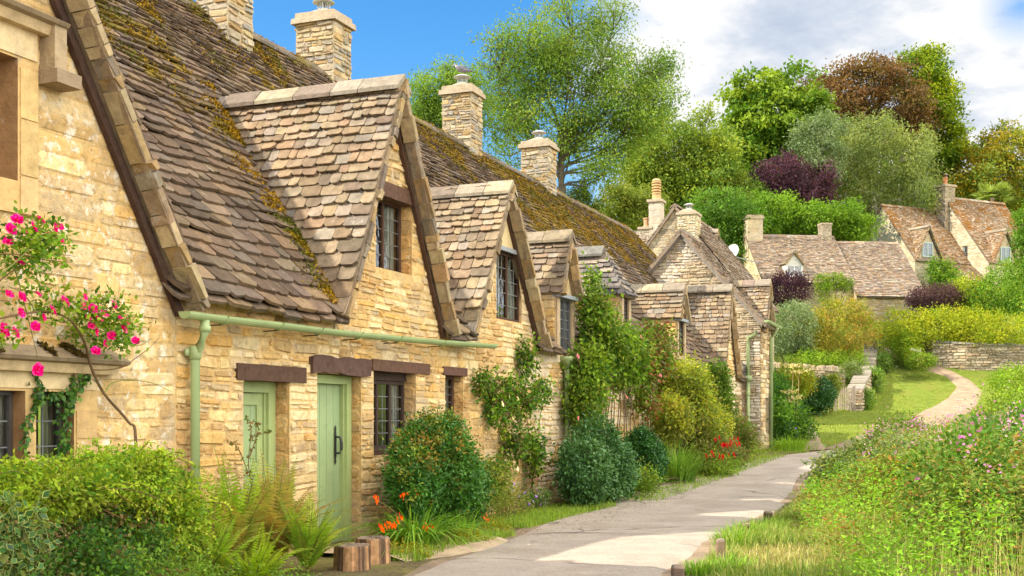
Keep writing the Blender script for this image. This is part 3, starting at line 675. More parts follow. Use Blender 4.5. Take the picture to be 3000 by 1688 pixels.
def skip3(u, v):
    if in_dormer(u, v): return True
    t = TE + (TR - TE) * v / LR
    return u > 22.1 and t < 2.6 and mz(t) < E + 5.2 - 1.12 * abs(t - 1.68)
r3 = row_roof(c3, 7.6, 25.7, skip3); moss_clumps(r3, 7.6, 25.7, 64000)
for dd, hip, ov in ((d3, 0, .15), (d4, .55, .12), (d5, 0, .12), (d6, 0, .15)):
    ch = None if dd is d6 else E + 1.0
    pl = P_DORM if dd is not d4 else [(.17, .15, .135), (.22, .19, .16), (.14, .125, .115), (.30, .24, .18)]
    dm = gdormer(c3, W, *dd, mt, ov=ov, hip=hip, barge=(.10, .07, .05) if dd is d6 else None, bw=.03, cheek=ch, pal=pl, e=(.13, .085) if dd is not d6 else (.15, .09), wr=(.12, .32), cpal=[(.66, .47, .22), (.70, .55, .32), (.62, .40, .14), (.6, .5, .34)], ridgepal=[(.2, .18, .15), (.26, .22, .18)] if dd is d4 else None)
    if dd is d6: continue
    a, b, z1_ = dd[0] + .08, dd[1] - .08, dd[3] - .04
    g = MB()
    if not hip: gable_face(g, W, dd[0] + .08, dd[1] - .06, dd[2], z1_, dd[4] - .14, .04, (.60, .47, .27))
    pbox(g, W, a, a + .14, 0.0, .14, E + 1.0, z1_, (.45, .33, .2)); pbox(g, W, b - .14, b, 0.0, .14, E + 1.0, z1_, (.45, .33, .2)); pbox(g, W, a + .14, b - .14, .02, .14, E + .98, E + 1.1 if dd is d3 else PZ(895, 15.5) if dd is d5 else PZ(815, 11.2), (.42, .31, .19))
    g.build('gable_wall', M_STONE2, dm)
    z0_ = E + 1.1 if dd is d3 else PZ(893, 15.5) if dd is d5 else PZ(813, 11.2)
    window(dm, W, a + .14, b - .14, z0_, z1_, .06, 2, 2, 5, (.10, .10, .10) if dd is d3 else DARKWOOD, (.2, .21, .21), .04, ('window_frame', 'window_pane', '-'), m=M_METAL if dd is d3 else M_WOOD)
    if not hip: g = MB(); pbox(g, W, dd[0] + .04, dd[1] - .06, -.07, .1, z1_ - .01, z1_ + .05, (.26, .28, .30)); g.build('lead_flashing', M_METAL, dm)
chimney(c3, W, S(1192, 4.1) + .05, 4.4, E + 5.2, PZ(246, 13.2, 4.2), .60, .68)
chimney(c3, W, S(1377, 4.1) + .05, 4.35, E + 5.2, PZ(390, 18.4, 4.2), .62, .72, cowl='hat')
sp = S(1822, -.1); downpipe(c3, sp, -.08, PZ(950, sp, -.2), .2, .05, True, tn=-.25)
# ================================================================== end house of the row, set forward
c4 = thing('cottage', 'end house of the row with tall rubble gable above the dormers and green pipes', 'cottage', W(24, 1.5, .4))
s4, tF, tA, zA = 22.0, -.52, 1.68, E + 5.25
g4 = 1.14; zf = zA - g4 * (tA - tF)
fp = [(tF, -.2), (3.9, -.2), (3.9, zA - g4 * 2.22), (tA, zA - .06), (tF, zf - .06)]
mb = MB(); wallpoly(mb, [fp], sideface(W, s4), .3, MORTAR2)
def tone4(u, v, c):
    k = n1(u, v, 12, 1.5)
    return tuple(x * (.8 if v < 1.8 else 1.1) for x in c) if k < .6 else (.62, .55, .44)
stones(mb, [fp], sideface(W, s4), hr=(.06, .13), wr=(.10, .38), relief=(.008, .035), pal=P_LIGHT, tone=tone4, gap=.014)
XE = 23.75; f4 = [(22.0, -.2), (XE, -.2), (XE, zf), (22.0, zf)]; hw = [rect(22.75, 23.3, .9, 1.9)]
wallpoly(mb, [f4] + hw, facade(W, tF), .3, MORTAR2); stones(mb, [f4] + hw, facade(W, tF), pal=P_WALLB, hr=(.1, .17), wr=(.18, .45))
mb.add([W(XE, tF, -.2), W(XE, 3.9, -.2), W(XE, 3.9, zA - g4 * 2.22), W(XE, tA, zA), W(XE, tF, zf)], [(0, 1, 2, 3, 4)], MORTAR2)
mb.build('wall', M_STONE2, c4)
for hh in hw: window(c4, lambda s, t, z: W(s, t + tF, z), hh[0][0], hh[1][0], hh[0][1], hh[2][1], .15, 2, 2, 4)
mb = MB(); d7 = (22.1, 23.7, 22.9, E + 2.35, PZ(707, 23.0, -.7), tF)
for te, sg in ((tF - .2, 1), (tA + 2.35, -1)):
    o = W(s4 - .16, te, zA - g4 * abs(tA - te)); V = W(s4 - .16, tA, zA) - o; fr = plane(o, D, V); L = np.linalg.norm(V); q = rect(0, 2.05, 0, L); slab(mb, q, fr, (.26, .2, .14), -.08, -.004)
    tiles(mb, q, fr, .16, .09, pal=P_FROOF, skip=(lambda u, v: 0 < u + 21.84 - 22.1 < 1.6 and v < 1.6) if sg > 0 else None)
ridge_caps(mb, W(s4 - .16, tA, zA + .02), W(XE + .15, tA, zA + .02), N, P_FROOF)
mb.build('roof', M_TILE, c4)
mb = MB()
for te, ex in ((tF - .2, .94), (tA + 2.3, .94)):
    o = W(s4 - .05, tA, zA - .11); V = W(s4 - .05, te, zA - .11 - g4 * abs(tA - te)) - o; mb.box(o - Zv * .1, V * ex, Zv * .11, -D * .04, (.36, .32, .27) if te < 0 else (.22, .19, .16))
mb.build('barge_board', M_WOOD, c4)
dm = gdormer(c4, W, *d7, lambda z: tA - (zA - z) / g4, ov=.12, e=(.14, .09), wr=(.12, .3), tmax=1.6)
mb = MB(); gable_face(mb, W, 22.2, 23.6, 22.9, d7[3] - .1, d7[4] - .15, tF - .01, (.5, .4, .26)); mb.build('gable_wall', M_STONE2, dm)
sp_ = lambda t, z, o=.07: W(s4 - o, t, z)
def tt(px_): # t on the end wall's plane for a column of the survey
    k = (px_ - CX) / FL; return (k * (O0[1] + D[1] * s4) - O0[0] - D[0] * s4) / (N[0] - k * N[1])
zz = lambda px_, py_: PZ(py_, s4, tt(px_))
m_ = MB(); a, b = tt(1883), tt(1903)
m_.tube([sp_(b, zz(1903, 832)), sp_(b, zz(1903, 840)), sp_(a, zz(1883, 850)), sp_(a, zz(1883, 870)), sp_(a, zz(1883, 950))], .045, PG, 10)
m_.box(sp_(a + .11, zz(1882, 958), .16), N * -.22, -D * -.16, Zv * .14, PG); m_.tube([sp_(a, zz(1882, 958)), sp_(a, .35)], .05, PG, 10)
for z in (1.0, 2.0): m_.lathe(sp_(a, z), [(.052, -.05), (.064, -.04), (.064, .04), (.052, .05)], PG, 10)
m_.build('downpipe', M_PAINT, c4, True)
gutter(c4, [W(s4 - .35, tF - .22, zf - .10), W(22.6, tF - .22, zf - .12), W(23.2, tF - .22, zf - .13), W(23.9, tF - .22, zf - .14)], .07)
downpipe(c4, 23.3, tF - .07, zf - .16, .3, .05, True, tn=tF - .22)
# ================================================================== houses up behind the end of the row
def generic_house(name, label, o, ax, width, length, zg, ze, zr, pal, wallpal, loc=None, ov=.2, skipf=None, ts=1.0, farstone=True, tint=None, roofname='roof', openings=(), off=0.0, root=None, both=True, gabstones=True, e=(.17, .11), gable_open=()):
    """gabled house; P(L, w, z): L along the ridge, w back from the front wall"""
    ax = unit(ax); bk = unit(A(-ax[1], ax[0], 0)); o = np.asarray(o, float)
    P = lambda s, t, z: o + ax * s + bk * t + Zv * (z - o[2])
    root = root or thing(name, label, name, P(length / 2, width / 2, zg))
    mb = MB(); hw = width / 2; gr = (zr - ze) / hw
    fp = [(0, zg), (width, zg), (width, ze), (hw, zr - .05), (0, ze)]
    wallpoly(mb, [fp] + list(gable_open), sideface(P, off), .25, MORTAR2, (.3, .25, .18))
    k = dict(pal=wallpal, hr=(.08, .16), wr=(.14, .45), relief=(.005, .02), gap=.012)
    if gabstones: stones(mb, [fp] + list(gable_open), sideface(P, off), **k)
    mb.add([P(off + length, u, v) for u, v in fp], [(0, 1, 2, 3, 4)], MORTAR2)
    f = rect(off, off + length, zg, ze); wallpoly(mb, [f] + list(openings), facade(P), .25, MORTAR2, (.25, .2, .14)); stones(mb, [f] + list(openings), facade(P), **k)
    mb.quad(P(off, width, zg), P(off + length, width, zg), P(off + length, width, ze), P(off, width, ze), MORTAR2)
    mb.build('wall', M_FARSTONE, root)
    mb = MB(); ex = ov + .05
    for te, tr_ in ((-ov, True), (width + ov, both)):
        zz_ = ze - gr * ov; a = P(off - .12, te, zz_); V = P(off - .12, hw, zr) - a; L = np.linalg.norm(V); fr0 = plane(a, ax, V); fr = lambda u, v, h: fr0(u, v, h + .03 * math.sin(u * .9 + v))
        q = rect(0, length + .24, 0, L); slab(mb, q, fr0, (.24, .18, .13), -.09, -.02)
        if tr_: tiles(mb, q, fr, *e, pal=pal, wr=(.16, .38), lift=.045, thick=.04, skip=skipf if te < 0 else None, tint=tint)
    ridge_caps(mb, P(off - .12, hw, zr + .02), P(off + length + .12, hw, zr + .02), bk, pal, .2, (.4, .6))
    mb.build(roofname, M_TILE, root)
    return root, P, gr
# rubble gable with the pale chimney, just behind the end house
kA = 44.0; gA = PX(1699, 516, kA); q = 1.30
hw_ = 2.5; zeA = gA[2] - hw_ * q
oA = A(*(gA - N * hw_ - Zv * (gA[2] - zeA)))
hB, PB, _ = generic_house('house', 'grey rubble gabled house behind the end of the row carrying a broad pale chimney', oA, D, 2 * hw_, 6.5, 1.0, zeA, gA[2], P_FROOF, P_LIGHT)
cc = PX(1733, 560, kA - .35); ls = float(np.dot(cc - oA, D)); lt = float(np.dot(cc - oA, N))
chimney(hB, PB, ls, lt, zeA - 1, E + (CY - 543) / FL * 43.6, .75, .66, caps=((.06, .1), (-.03, .06)), cowl='hat', pal=[(.66, .55, .36), (.60, .48, .29), (.68, .6, .44)])
# its front wing, whose slope shows to the right of the chimney
wv = PX(1797, 578, 48.0); wl = PX(1766, 578, 48.6)
lsw = float(np.dot(wv - oA, D)); ltw = float(np.dot(wv - oA, N))
dmB = gdormer(hB, PB, lsw - 1.6, lsw + 1.6, lsw, wv[2] - 2.6, wv[2], ltw, lambda z: hw_ - (gA[2] - z) / q, ov=.15, pal=P_FROOF, e=(.22, .13), tmax=ltw + 3.5, name='wing_roof')
mb = MB(); gable_face(mb, PB, lsw - 1.5, lsw + 1.5, lsw, wv[2] - 2.7, wv[2] - .15, ltw, MORTAR2, 2.5); pbox(mb, PB, lsw - 1.5, lsw + 1.5, ltw, ltw + 2.5, 1.0, wv[2] - 2.7, MORTAR2); mb.build('wing_wall', M_FARSTONE, hB)
# house whose ridge runs back, with two chimneys
r0 = PX(1655, 582, 47.5); r1 = r0 + N * 6.0
oH = r0 - D * 2.6 - Zv * 2.6
hH, PH, _ = generic_house('house', 'low slate roofed house behind the row with a banded yellow chimney pot', r0 + D * 2.6 - Zv * 2.9, N, 5.2, 6.5, 1.0, r0[2] - 2.9, r0[2], P_FROOF, P_LIGHT, gabstones=False)
for px_, top, col_, ws in ((1651, 510, 'louvre', .50), (1585, 556, 'pot', .46)):
    c = PX(px_, 582, 47.5 if px_ > 1600 else 45.5); ls = float(np.dot(c - (r0 + D * 2.6), N)); lt = 2.6
    Yc = c[1]; chimney(hH, PH, ls, lt, r0[2] - .6, E + (CY - top) / FL * Yc, ws, ws, caps=((.07, .1),), cowl=col_, pal=[(.52, .44, .33), (.56, .48, .36), (.46, .38, .28)], plain=px_ > 1600)
# ================================================================== cottage on the slope with the white dormer
oC = A(14.8, 70.0, 5.8); axC = A(math.cos(math.radians(7)), math.sin(math.radians(7)), 0)
zeC, zrC = E + 8.1, E + 11.2
wd = (1.3, 2.55, 1.93, E + 9.05, E + 9.85)
def skC(u, v): return 1.42 < u - .12 < 2.44 and .25 < v < 2.0
hC, PC, gC = generic_house('cottage', 'cream gabled cottage on the slope with two chimneys and a small white dormer', oC, axC, 6.5, 5.45, 5.6, zeC, zrC, P_FROOF, [(.70, .56, .32), (.66, .52, .29), (.72, .60, .38)], skipf=skC)
pxm = lambda z: (z - zeC) / gC
dmC = gdormer(hC, PC, *wd, .25, pxm, ov=.14, pal=P_FROOF, e=(.18, .12), wr=(.18, .34))
mb = MB(); gable_face(mb, PC, 1.38, 2.48, 1.93, E + 9.0, E + 9.72, .25, (.70, .66, .56)); pbox(mb, PC, 1.38, 1.46, .25, 1.2, E + 8.25, E + 9.05, (.72, .68, .58)); pbox(mb, PC, 2.40, 2.48, .25, 1.2, E + 8.25, E + 9.05, (.72, .68, .58)); pbox(mb, PC, 1.46, 2.40, .25, .35, E + 8.2, E + 8.32, (.72, .68, .58)); mb.build('gable_wall', M_PLAIN, dmC)
window(dmC, PC, 1.46, 2.40, E + 8.32, E + 9.03, .28, 2, 1, 2, (.78, .77, .72), (.78, .77, .72), .07, ('window_frame', 'window_pane', '-'), m=M_PLAIN)
chimney(hC, PC, .42, 3.25, zrC - 1.4, E + (CY - 553) / FL * 73.3, .95, .85, caps=((.07, .14), (.03, .1)), cowl='', plain=True, pal=[(.58, .46, .28), (.52, .42, .28), (.60, .50, .34)])
chimney(hC, PC, 5.0, 3.25, zrC - .6, E + (CY - 566) / FL * 73.7, .62, .62, caps=((.05, .1),), cowl='', pal=[(.50, .42, .3), (.44, .36, .26)])
hC2, PC2, _ = generic_house('cottage', 'x', PC(5.45, -.75, 5.6), axC, 7.6, 4.1, 5.6, E + 7.25, E + 10.85, P_FROOF, P_WALLB, root=hC, roofname='extension_roof', gabstones=False)
mb = MB(); sd = PC(-.02, 1.0, E + 9.3)
dish = thing('satellite_dish', 'pale grey satellite dish on an arm fixed to the cream gable', 'satellite dish', sd)
ctr = PX(1842, 632, 69.6); dn = unit(A(-.55, -.75, .35)); u_ = unit(np.cross(dn, Zv)); v_ = np.cross(u_, dn)
rings = [(0, -.10), (.16, -.085), (.30, -.04), (.40, 0), (.41, .012)]
vs = []; nn = 20
for r_, h_ in rings:
    for j in range(nn): q = 2 * math.pi * j / nn; vs.append(ctr + (u_ * math.cos(q) + v_ * math.sin(q) * 1.15) * r_ * 1.0 + dn * h_)
mb.add(vs + [p - dn * .025 for p in vs], [(i * nn + j, i * nn + (j + 1) % nn, (i + 1) * nn + (j + 1) % nn, (i + 1) * nn + j) for i in range(len(rings) - 1) for j in range(nn)] + [(len(vs) + i * nn + j, len(vs) + (i + 1) * nn + j, len(vs) + (i + 1) * nn + (j + 1) % nn, len(vs) + i * nn + (j + 1) % nn) for i in range(len(rings) - 1) for j in range(nn)], (.62, .62, .60))
mb.build('dish', M_METAL, dish, True); mb = MB()
mb.tube([ctr - dn * .1, ctr - dn * .25 - Zv * .2, sd + A(0, 0, -.1), PC(.03, 1.0, E + 9.15)], .03, (.3, .3, .3), 6); mb.tube([ctr - v_ * .42, ctr - v_ * .3 + dn * .45], .02, (.4, .4, .4), 5); mb.box(ctr - v_ * .34 + dn * .42, u_ * .08, v_ * .08, dn * .12, (.3, .3, .3)); mb.build('arm', M_METAL, dish)
# ================================================================== gabled house highest on the right
oD = A(28.4, 84.0, 8.6); b_ = math.radians(26); axD = A(math.cos(b_), math.sin(b_), 0)
zeD, zrD = E + 11.3, E + 15.5
ftint = lambda u, v, c: cj(.8, 1.2, (.26, .12, .03)) if n1(u, v, 2, .7) + (v - 2.5) * .05 > .60 and R.random() < .7 else c
PDs = lambda s, t, z: oD + axD * s + unit(A(-axD[1], axD[0], 0)) * t + Zv * (z - oD[2])
def inD(d): return lambda u, v: False
dD1 = (.05, 2.5, 1.15, E + 11.25, E + 13.6, 0.0); dD2 = (5.2 + .3, 5.2 + 2.9, 5.2 + 1.6, E + 11.0, E + 13.4, -1.78)
def skD(u, v): return dD1[0] < u - .12 < dD1[1] and v * .79 < (1 - abs(u - .12 - dD1[2]) / 1.25) * 2.3 - .1
hD, PD, gD = generic_house('house', 'tall gabled stone house on the right with rusty mossed roofs and gabled dormers', oD, axD, 6.5, 5.25, 8.0, zeD, zrD, P_FROOF2, [(.66, .55, .36), (.62, .50, .32), (.70, .6, .42)], skipf=skD, tint=ftint, openings=(rect(.66, 1.55, E + 11.0, zeD), rect(1.3, 2.3, E + 9.0, E + 9.85)))
dm = gdormer(hD, PD, *dD1, lambda z: (z - zeD) / gD, ov=.2, pal=P_FROOF2, e=(.22, .13), barge=(.08, .06, .05))
mb = MB(); gable_face(mb, PD, .2, 2.35, 1.15, zeD - .02, E + 13.35, -.012, (.46, .36, .23)); mb.build('gable_wall', M_FARSTONE, dm)
window(dm, PD, .62, 1.62, E + 11.35, E + 12.42, -.05, 2, 1, 3, (.42, .50, .44), (.42, .50, .44), .08, ('window_frame', 'window_pane', '-'), m=M_PLAIN)
window(hD, PD, 1.3, 2.3, E + 9.0, E + 9.85, .1, 2, 2, 2, (.42, .46, .40), (.4, .44, .4), .07, m=M_PLAIN)
wq = 8.0
gw = rect(.62 + 1.3, .62 + 1.75, E + 11.55, E + 12.45)
hD2, PD2, gD2 = generic_house('house', 'x', PD(5.2, -1.78, 8.0), axD, wq, 5.9, 8.0, E + 11.2, E + 16.3, P_FROOF2, [(.66, .56, .38), (.62, .5, .33)], root=hD, roofname='upper_roof', tint=ftint, gable_open=(gw,),
    skipf=lambda u, v: .3 < u - .12 < 2.9 and v * .79 < (1 - abs(u - .12 - 1.6) / 1.3) * 2.3 - .1)
PW = lambda s, t, z: PD2(t, s, z)                       # the gable wall's own frame
window(hD, PW, gw[0][0], gw[1][0], gw[0][1], gw[2][1], .1, 1, 1, 2, (.62, .66, .64), (.62, .66, .64), .06, m=M_PLAIN)
dm = gdormer(hD, PD2, .3, 2.9, 1.6, E + 11.1, E + 13.5, 0, lambda z: (z - E - 11.2) / gD2, ov=.2, pal=P_FROOF2, e=(.22, .13), barge=(.08, .06, .05))
mb = MB(); gable_face(mb, PD2, .45, 2.75, 1.6, E + 11.1, E + 13.25, -.012, (.46, .36, .23)); mb.build('gable_wall', M_FARSTONE, dm)
window(dm, PD2, 1.1, 2.1, E + 11.0, E + 12.2, -.05, 2, 1, 3, (.42, .50, .44), (.42, .50, .44), .08, ('window_frame', 'window_pane', '-'), m=M_PLAIN)
chimney(hD, PD, 5.3, 3.25 - .9, E + 13.5, E + (CY - 466) / FL * 87.5, .95, .95, caps=((.10, .16),), cowl='potcowl', pal=[(.40, .32, .24), (.36, .28, .2), (.44, .35, .25)])
# lean-to between the two blocks
mb = MB(); o = PD(2.6, -1.9, E + 9.6); V = PD(2.6, 0, E + 11.1) - o; fr = plane(o, axD, V); L = np.linalg.norm(V); q = rect(0, 2.75, 0, L); slab(mb, q, fr, (.25, .18, .12)); tiles(mb, q, fr, .24, .16, pal=P_FROOF2, wr=(.22, .5)); mb.build('porch_roof', M_TILE, hD)
mb = MB(); pbox(mb, PD, 2.7, 5.15, -1.7, -.02, 8.0, E + 9.7, MORTAR2); mb.build('porch_wall', M_FARSTONE, hD)
# far glimpse of a roof left of the tall gable
fg = PX(2165, 548, 96.0)
generic_house('cottage', 'sliver of slate roof showing between the bright shrubs and the tall gable', fg + A(-3.5, -2.5, -3.0), A(1, .05, 0), 5, 6.2, 10.5, fg[2] - 2.6, fg[2] + .1, P_FROOF, P_LIGHT, gabstones=False)
# ================================================================== terrain
def struct(o): o['kind'] = 'structure'; return o
def gridmesh(name, xs, ys, zf, cf, m):
    X, Y = np.meshgrid(xs, ys); V = np.stack([X.ravel(), Y.ravel(), zf(X.ravel(), Y.ravel())], 1)
    nx, ny = len(xs), len(ys); i = (np.arange(ny - 1)[:, None] * nx + np.arange(nx - 1)[None]).ravel()
    F = np.stack([i, i + 1, i + nx + 1, i + nx], 1)
    me = bpy.data.meshes.new(name); me.from_pydata(V.tolist(), [], F.tolist())
    C = cf(V); a = me.attributes.new('Col', 'FLOAT_COLOR', 'POINT'); a.data.foreach_set('color', np.concatenate([C, np.ones((len(C), 1))], 1).astype(np.float32).ravel())
    me.polygons.foreach_set('use_smooth', [True] * len(F)); me.materials.append(m)
    o = bpy.data.objects.new(name, me); COL.objects.link(o); return struct(o)
def lawnmat(name, layers, **k):
    return colmat(name, 1.0, (.55, 1.35), k.get('scale', 3), .9, .06, 0, layers=layers)
M_GROUND = lawnmat('turf_and_soil', ((.9, .50, .66, (.21, .19, .045), .6), (7, .58, .72, (.13, .085, .045), .6), (26, .45, .75, (.20, .25, .04), .6)))
SOIL, TURF = A(.14, .10, .065), A(.155, .20, .032)
xs = np.concatenate([np.linspace(-500, -60, 12), np.arange(-55, -8, 3), np.arange(-8, 34, .6), np.arange(34, 90, 3), np.linspace(95, 500, 12)])
ys = np.concatenate([np.linspace(-200, -20, 8), np.arange(-15, 4, 2), np.arange(4, 76, .6), np.arange(77, 150, 3), np.linspace(155, 900, 16)])
def gcol(V):
    a = np.clip((V[:, 1] - 34) / 3 + (fn(V, .5) - .5) * 3, 0, 1)[:, None]
    return SOIL * (1 - a) + TURF * a
gridmesh('ground', xs, ys, th, gcol, M_GROUND)
def strip(name, pairs, m, col, lift, nx=9, sub=4, edge=.0, shoulder=0.0):
    P = []
    for i in range(len(pairs) - 1):
        for j in range(sub):
            q = j / sub; P.append([pairs[i][k] * (1 - q) + pairs[i + 1][k] * q for k in (0, 1)])
    P.append(list(pairs[-1])); V = []
    for i, (l, r) in enumerate(P):
        l, r = np.array(l, float), np.array(r, float); d = unit(r - l)
        e = edge * (n1(i * .37, 1.5, 2, 1) - .5) * 2; f = edge * (n1(i * .37, 8.5, 4, 1) - .5) * 2
        l = l - d * (shoulder + e); r = r + d * (shoulder + f)
        for j in range(nx):
            p = l + (r - l) * j / (nx - 1); p[2] = float(th(p[0], p[1])) + lift - (.05 if j in (0, nx - 1) else 0); V.append(p)
    V = np.array(V); i = (np.arange(len(P) - 1)[:, None] * nx + np.arange(nx - 1)[None]).ravel(); F = np.stack([i, i + 1, i + nx + 1, i + nx], 1)
    o = npmesh(name, V, F, np.tile(np.array(col), (len(F), 1)), m); o.data.polygons.foreach_set('use_smooth', [True] * len(F)); return struct(o)
M_ROAD = colmat('worn_asphalt', .92, (.72, 1.25), 1.4, .7, .006, .2, layers=((.8, .50, .62, (.25, .19, .14), .7), (38, .50, .64, (.44, .38, .30), .8), (85, .55, .66, (.10, .085, .07), .7), (6, .60, .70, (.14, .11, .085), .6), (2.1, .60, .68, (.38, .32, .25), .6)))
M_DIRT = colmat('sandy_dirt', 1.0, (.55, 1.3), 2.2, .9, .03, .05, layers=((22, .55, .68, (.42, .36, .28), .6), (4, .58, .72, (.20, .15, .09), .5)))
def roadmat():
    m = M_ROAD; nt = m.node_tree; b = nt.nodes['Principled BSDF']; tc = [n for n in nt.nodes if n.type == 'TEX_COORD'][0]; v = tc.outputs['Object']
    wn = nd(nt, 'ShaderNodeTexNoise', Scale=2.2, Detail=5); nt.links.new(v, wn.inputs['Vector']); wv = nt.nodes.new('ShaderNodeMix'); wv.data_type = 'VECTOR'; wv.inputs[0].default_value = .35; nt.links.new(v, wv.inputs[4]); nt.links.new(wn.outputs['Color'], wv.inputs[5])
    vo = nd(nt, 'ShaderNodeTexVoronoi', _feature='DISTANCE_TO_EDGE', Scale=.55); nt.links.new(wv.outputs[1], vo.inputs['Vector'])
    old = b.inputs['Base Color'].links[0].from_socket; gate = ramp(nt, noise(nt, v, .6, 3), [(.45, g3(0)), (.58, g3(.75))]); crack = ramp(nt, vo.outputs['Distance'], [(.004, g3(1)), (.018, g3(0))])
    nt.links.new(mixc(nt, mixc(nt, 1.0, gate, crack, 'MULTIPLY'), old, (.07, .055, .04)), b.inputs['Base Color'])
roadmat()
rp = [(A(-4.0, -8, 0), A(1.1, -8, 0)), (A(-2.4, 3, 0), A(1.3, 3, 0))]
for y, l, r in ((1449, 975, 1735), (1400, 1120, 1790), (1370, 1215, 1815), (1330, 1310, 1880), (1290, 1390, 1990), (1268, 1425, 2012), (1240, 1550, 2026), (1215, 1640, 2030), (1190, 1735, 2050), (1165, 1840, 2120), (1148, 1945, 2175), (1139, 2030, 2210), (1130, 2090, 2300)):
    rp.append((GP(l, y), GP(r, y)))
strip('road', rp, M_ROAD, (.33, .272, .215), .03, edge=.10)
strip('roadside_dirt', rp, M_DIRT, (.26, .19, .125), .012, edge=.25, shoulder=.28)
pt = lambda a, b, c, d: (GP(a, b), GP(c, d))
PATH = [pt(2110, 1131, 2300, 1133), pt(2195, 1112, 2330, 1120), pt(2250, 1078, 2345, 1090), pt(2325, 1032, 2418, 1046), pt(2386, 1000, 2462, 1012), pt(2408, 972, 2470, 985), pt(2383, 948, 2445, 957), pt(2335, 933, 2405, 936), pt(2285, 915, 2345, 916), pt(2240, 893, 2285, 893), pt(2218, 876, 2246, 876)]
strip('path', PATH, M_DIRT, (.35, .25, .16), .05, edge=.25)
strip('gravel_track', [pt(2012, 1136, 2085, 1133), pt(2030, 1108, 2066, 1106), pt(2032, 1082, 2048, 1080), pt(2025, 1060, 2034, 1058)], M_DIRT, (.30, .215, .145), .02, edge=.1)
strip('dirt_patch', [pt(2060, 1133, 2230, 1131), pt(2100, 1118, 2225, 1113), pt(2150, 1100, 2215, 1092), pt(2185, 1088, 2210, 1084)], M_DIRT, (.30, .21, .14), .04, edge=.2)
strip('doorstep_paving', [(W(-.9, -.02, 0), W(-.9, -1.35, 0)), (W(0, -.02, 0), W(0, -1.75, 0)), (W(.9, -.02, 0), W(.9, -1.75, 0)), (W(1.2, -.3, 0), W(1.2, -1.55, 0))], M_DIRT, (.46, .34, .22), .045, edge=.08)
# ================================================================== garden walls, gates, posts
def drywall(name, label, pts, tops, thick=.45, pal=P_LIGHT, cope='flat', bot=-.3, hr=(.08, .17)):
    """field wall along pts (plan), with its own top heights"""
    o = thing(name, label, 'stone wall', pts[0]); mb = MB()
    for i in range(len(pts) - 1):
        p, q = np.array(pts[i], float), np.array(pts[i + 1], float); d = q - p; d[2] = 0; L = np.linalg.norm(d); d = d / L; n = A(d[1], -d[0], 0)
        zb = min(p[2], q[2]) + bot; za, zc = tops[i], tops[i + 1]; poly = [(0, zb), (L, zb), (L, zc), (0, za)]
        P = lambda u, t, z, p=p, d=d, n=n: A(p[0], p[1], 0) + d * u - n * t + Zv * z
        mb.hexa([P(0, 0, zb), P(L, 0, zb), P(L, thick, zb), P(0, thick, zb), P(0, 0, za), P(L, 0, zc), P(L, thick, zc), P(0, thick, za)], (.30, .24, .16))
        k = dict(pal=pal, hr=hr, wr=(.18, .5), relief=(.02, .07), gap=.014)
        stones(mb, [poly], lambda u, v, h, P=P: P(u, -h, v), **k)
        stones(mb, [poly], lambda u, v, h, P=P: P(u, thick + h, v), **k)
        if i == 0: stones(mb, [rect(0, thick, zb, za)], lambda u, v, h, P=P: P(-h, u, v), **k)
        u = 0.0
        while u < L - .03:
            w = R.uniform(.18, .5) if cope == 'flat' else R.uniform(.07, .14); w = min(w, L - u); z = za + (zc - za) * u / L; z2 = za + (zc - za) * (u + w) / L; h = R.uniform(.04, .12) if cope == 'flat' else R.uniform(.16, .3); e = R.uniform(.03, .08); col = cj(.9, 1.25, R.choice([(.27, .235, .18), (.21, .18, .135), (.33, .29, .225), (.24, .20, .14)] if cope == 'flat' else pal)); a, b = u + .008, u + w - .008
            j = [R.uniform(-.02, .02) for _ in range(4)]
            mb.hexa([P(a, -e, z), P(b, -e, z2), P(b, thick + e, z2), P(a, thick + e, z), P(a + .01, -e + .02, z + h + j[0]), P(b - .01, -e + .02, z2 + h + j[1]), P(b - .01, thick + e - .02, z2 + h + j[2]), P(a + .01, thick + e - .02, z + h + j[3])], col); u += w
    mb.build('stonework', M_STONE2, o); return o
g = [GP(2312, 902), GP(2345, 921), GP(2430, 931), GP(2610, 936)]
zt_ = lambda px_, py_, p: E + (CY - py_) / FL * p[1]
drywall('dry_stone_wall', 'long curved retaining wall of dry stone under the bright hedge beside the path', g, [zt_(2320, 866, g[0]), zt_(2345, 862, g[1]), zt_(2430, 866, g[2]), zt_(2610, 872, g[3])], bot=-.6)
p0, p1, p2 = A(15.45, 52.6, 1.55), A(17.5, 58.0, 2.6), A(19.66, 64.2, 4.3)
drywall('dry_stone_wall', 'sloping garden wall with pale flat coping climbing from the picket gate', [p0, p1, p2], [zt_(0, 982, p0), zt_(0, 930, p1), zt_(0, 881, p2)], .62)
a = A(11.6, 57.0, 2.2); b = A(16.1, 57.6, 2.2)
drywall('dry_stone_wall', 'garden wall topped with upright coping stones behind the ivy covered bush', [a, b], [zt_(0, 922, a), zt_(0, 936, b)], .4, cope='up', bot=-.8)
# upper gate pier
pg = A(19.55, 65.0, 4.4); o = thing('gate_pier', 'rough stone gate pier at the top of the sloping garden wall', 'gate pier', pg); mb = MB(); F_ = lambda s, t, z: pg + A(s, t, z)
pbox(mb, F_, -.25, .25, -.25, .25, -.4, 1.75, (.34, .26, .17))
for fr in (lambda u, v, h: pg + A(u, -.25 - h, v), lambda u, v, h: pg + A(u, .25 + h, v), lambda u, v, h: pg + A(-.25 - h, u, v), lambda u, v, h: pg + A(.25 + h, u, v)): stones(mb, [rect(-.25, .25, -.4, 1.75)], fr, pal=P_LIGHT, hr=(.1, .18), wr=(.15, .4), relief=(.01, .04))
mb.build('stonework', M_STONE2, o)
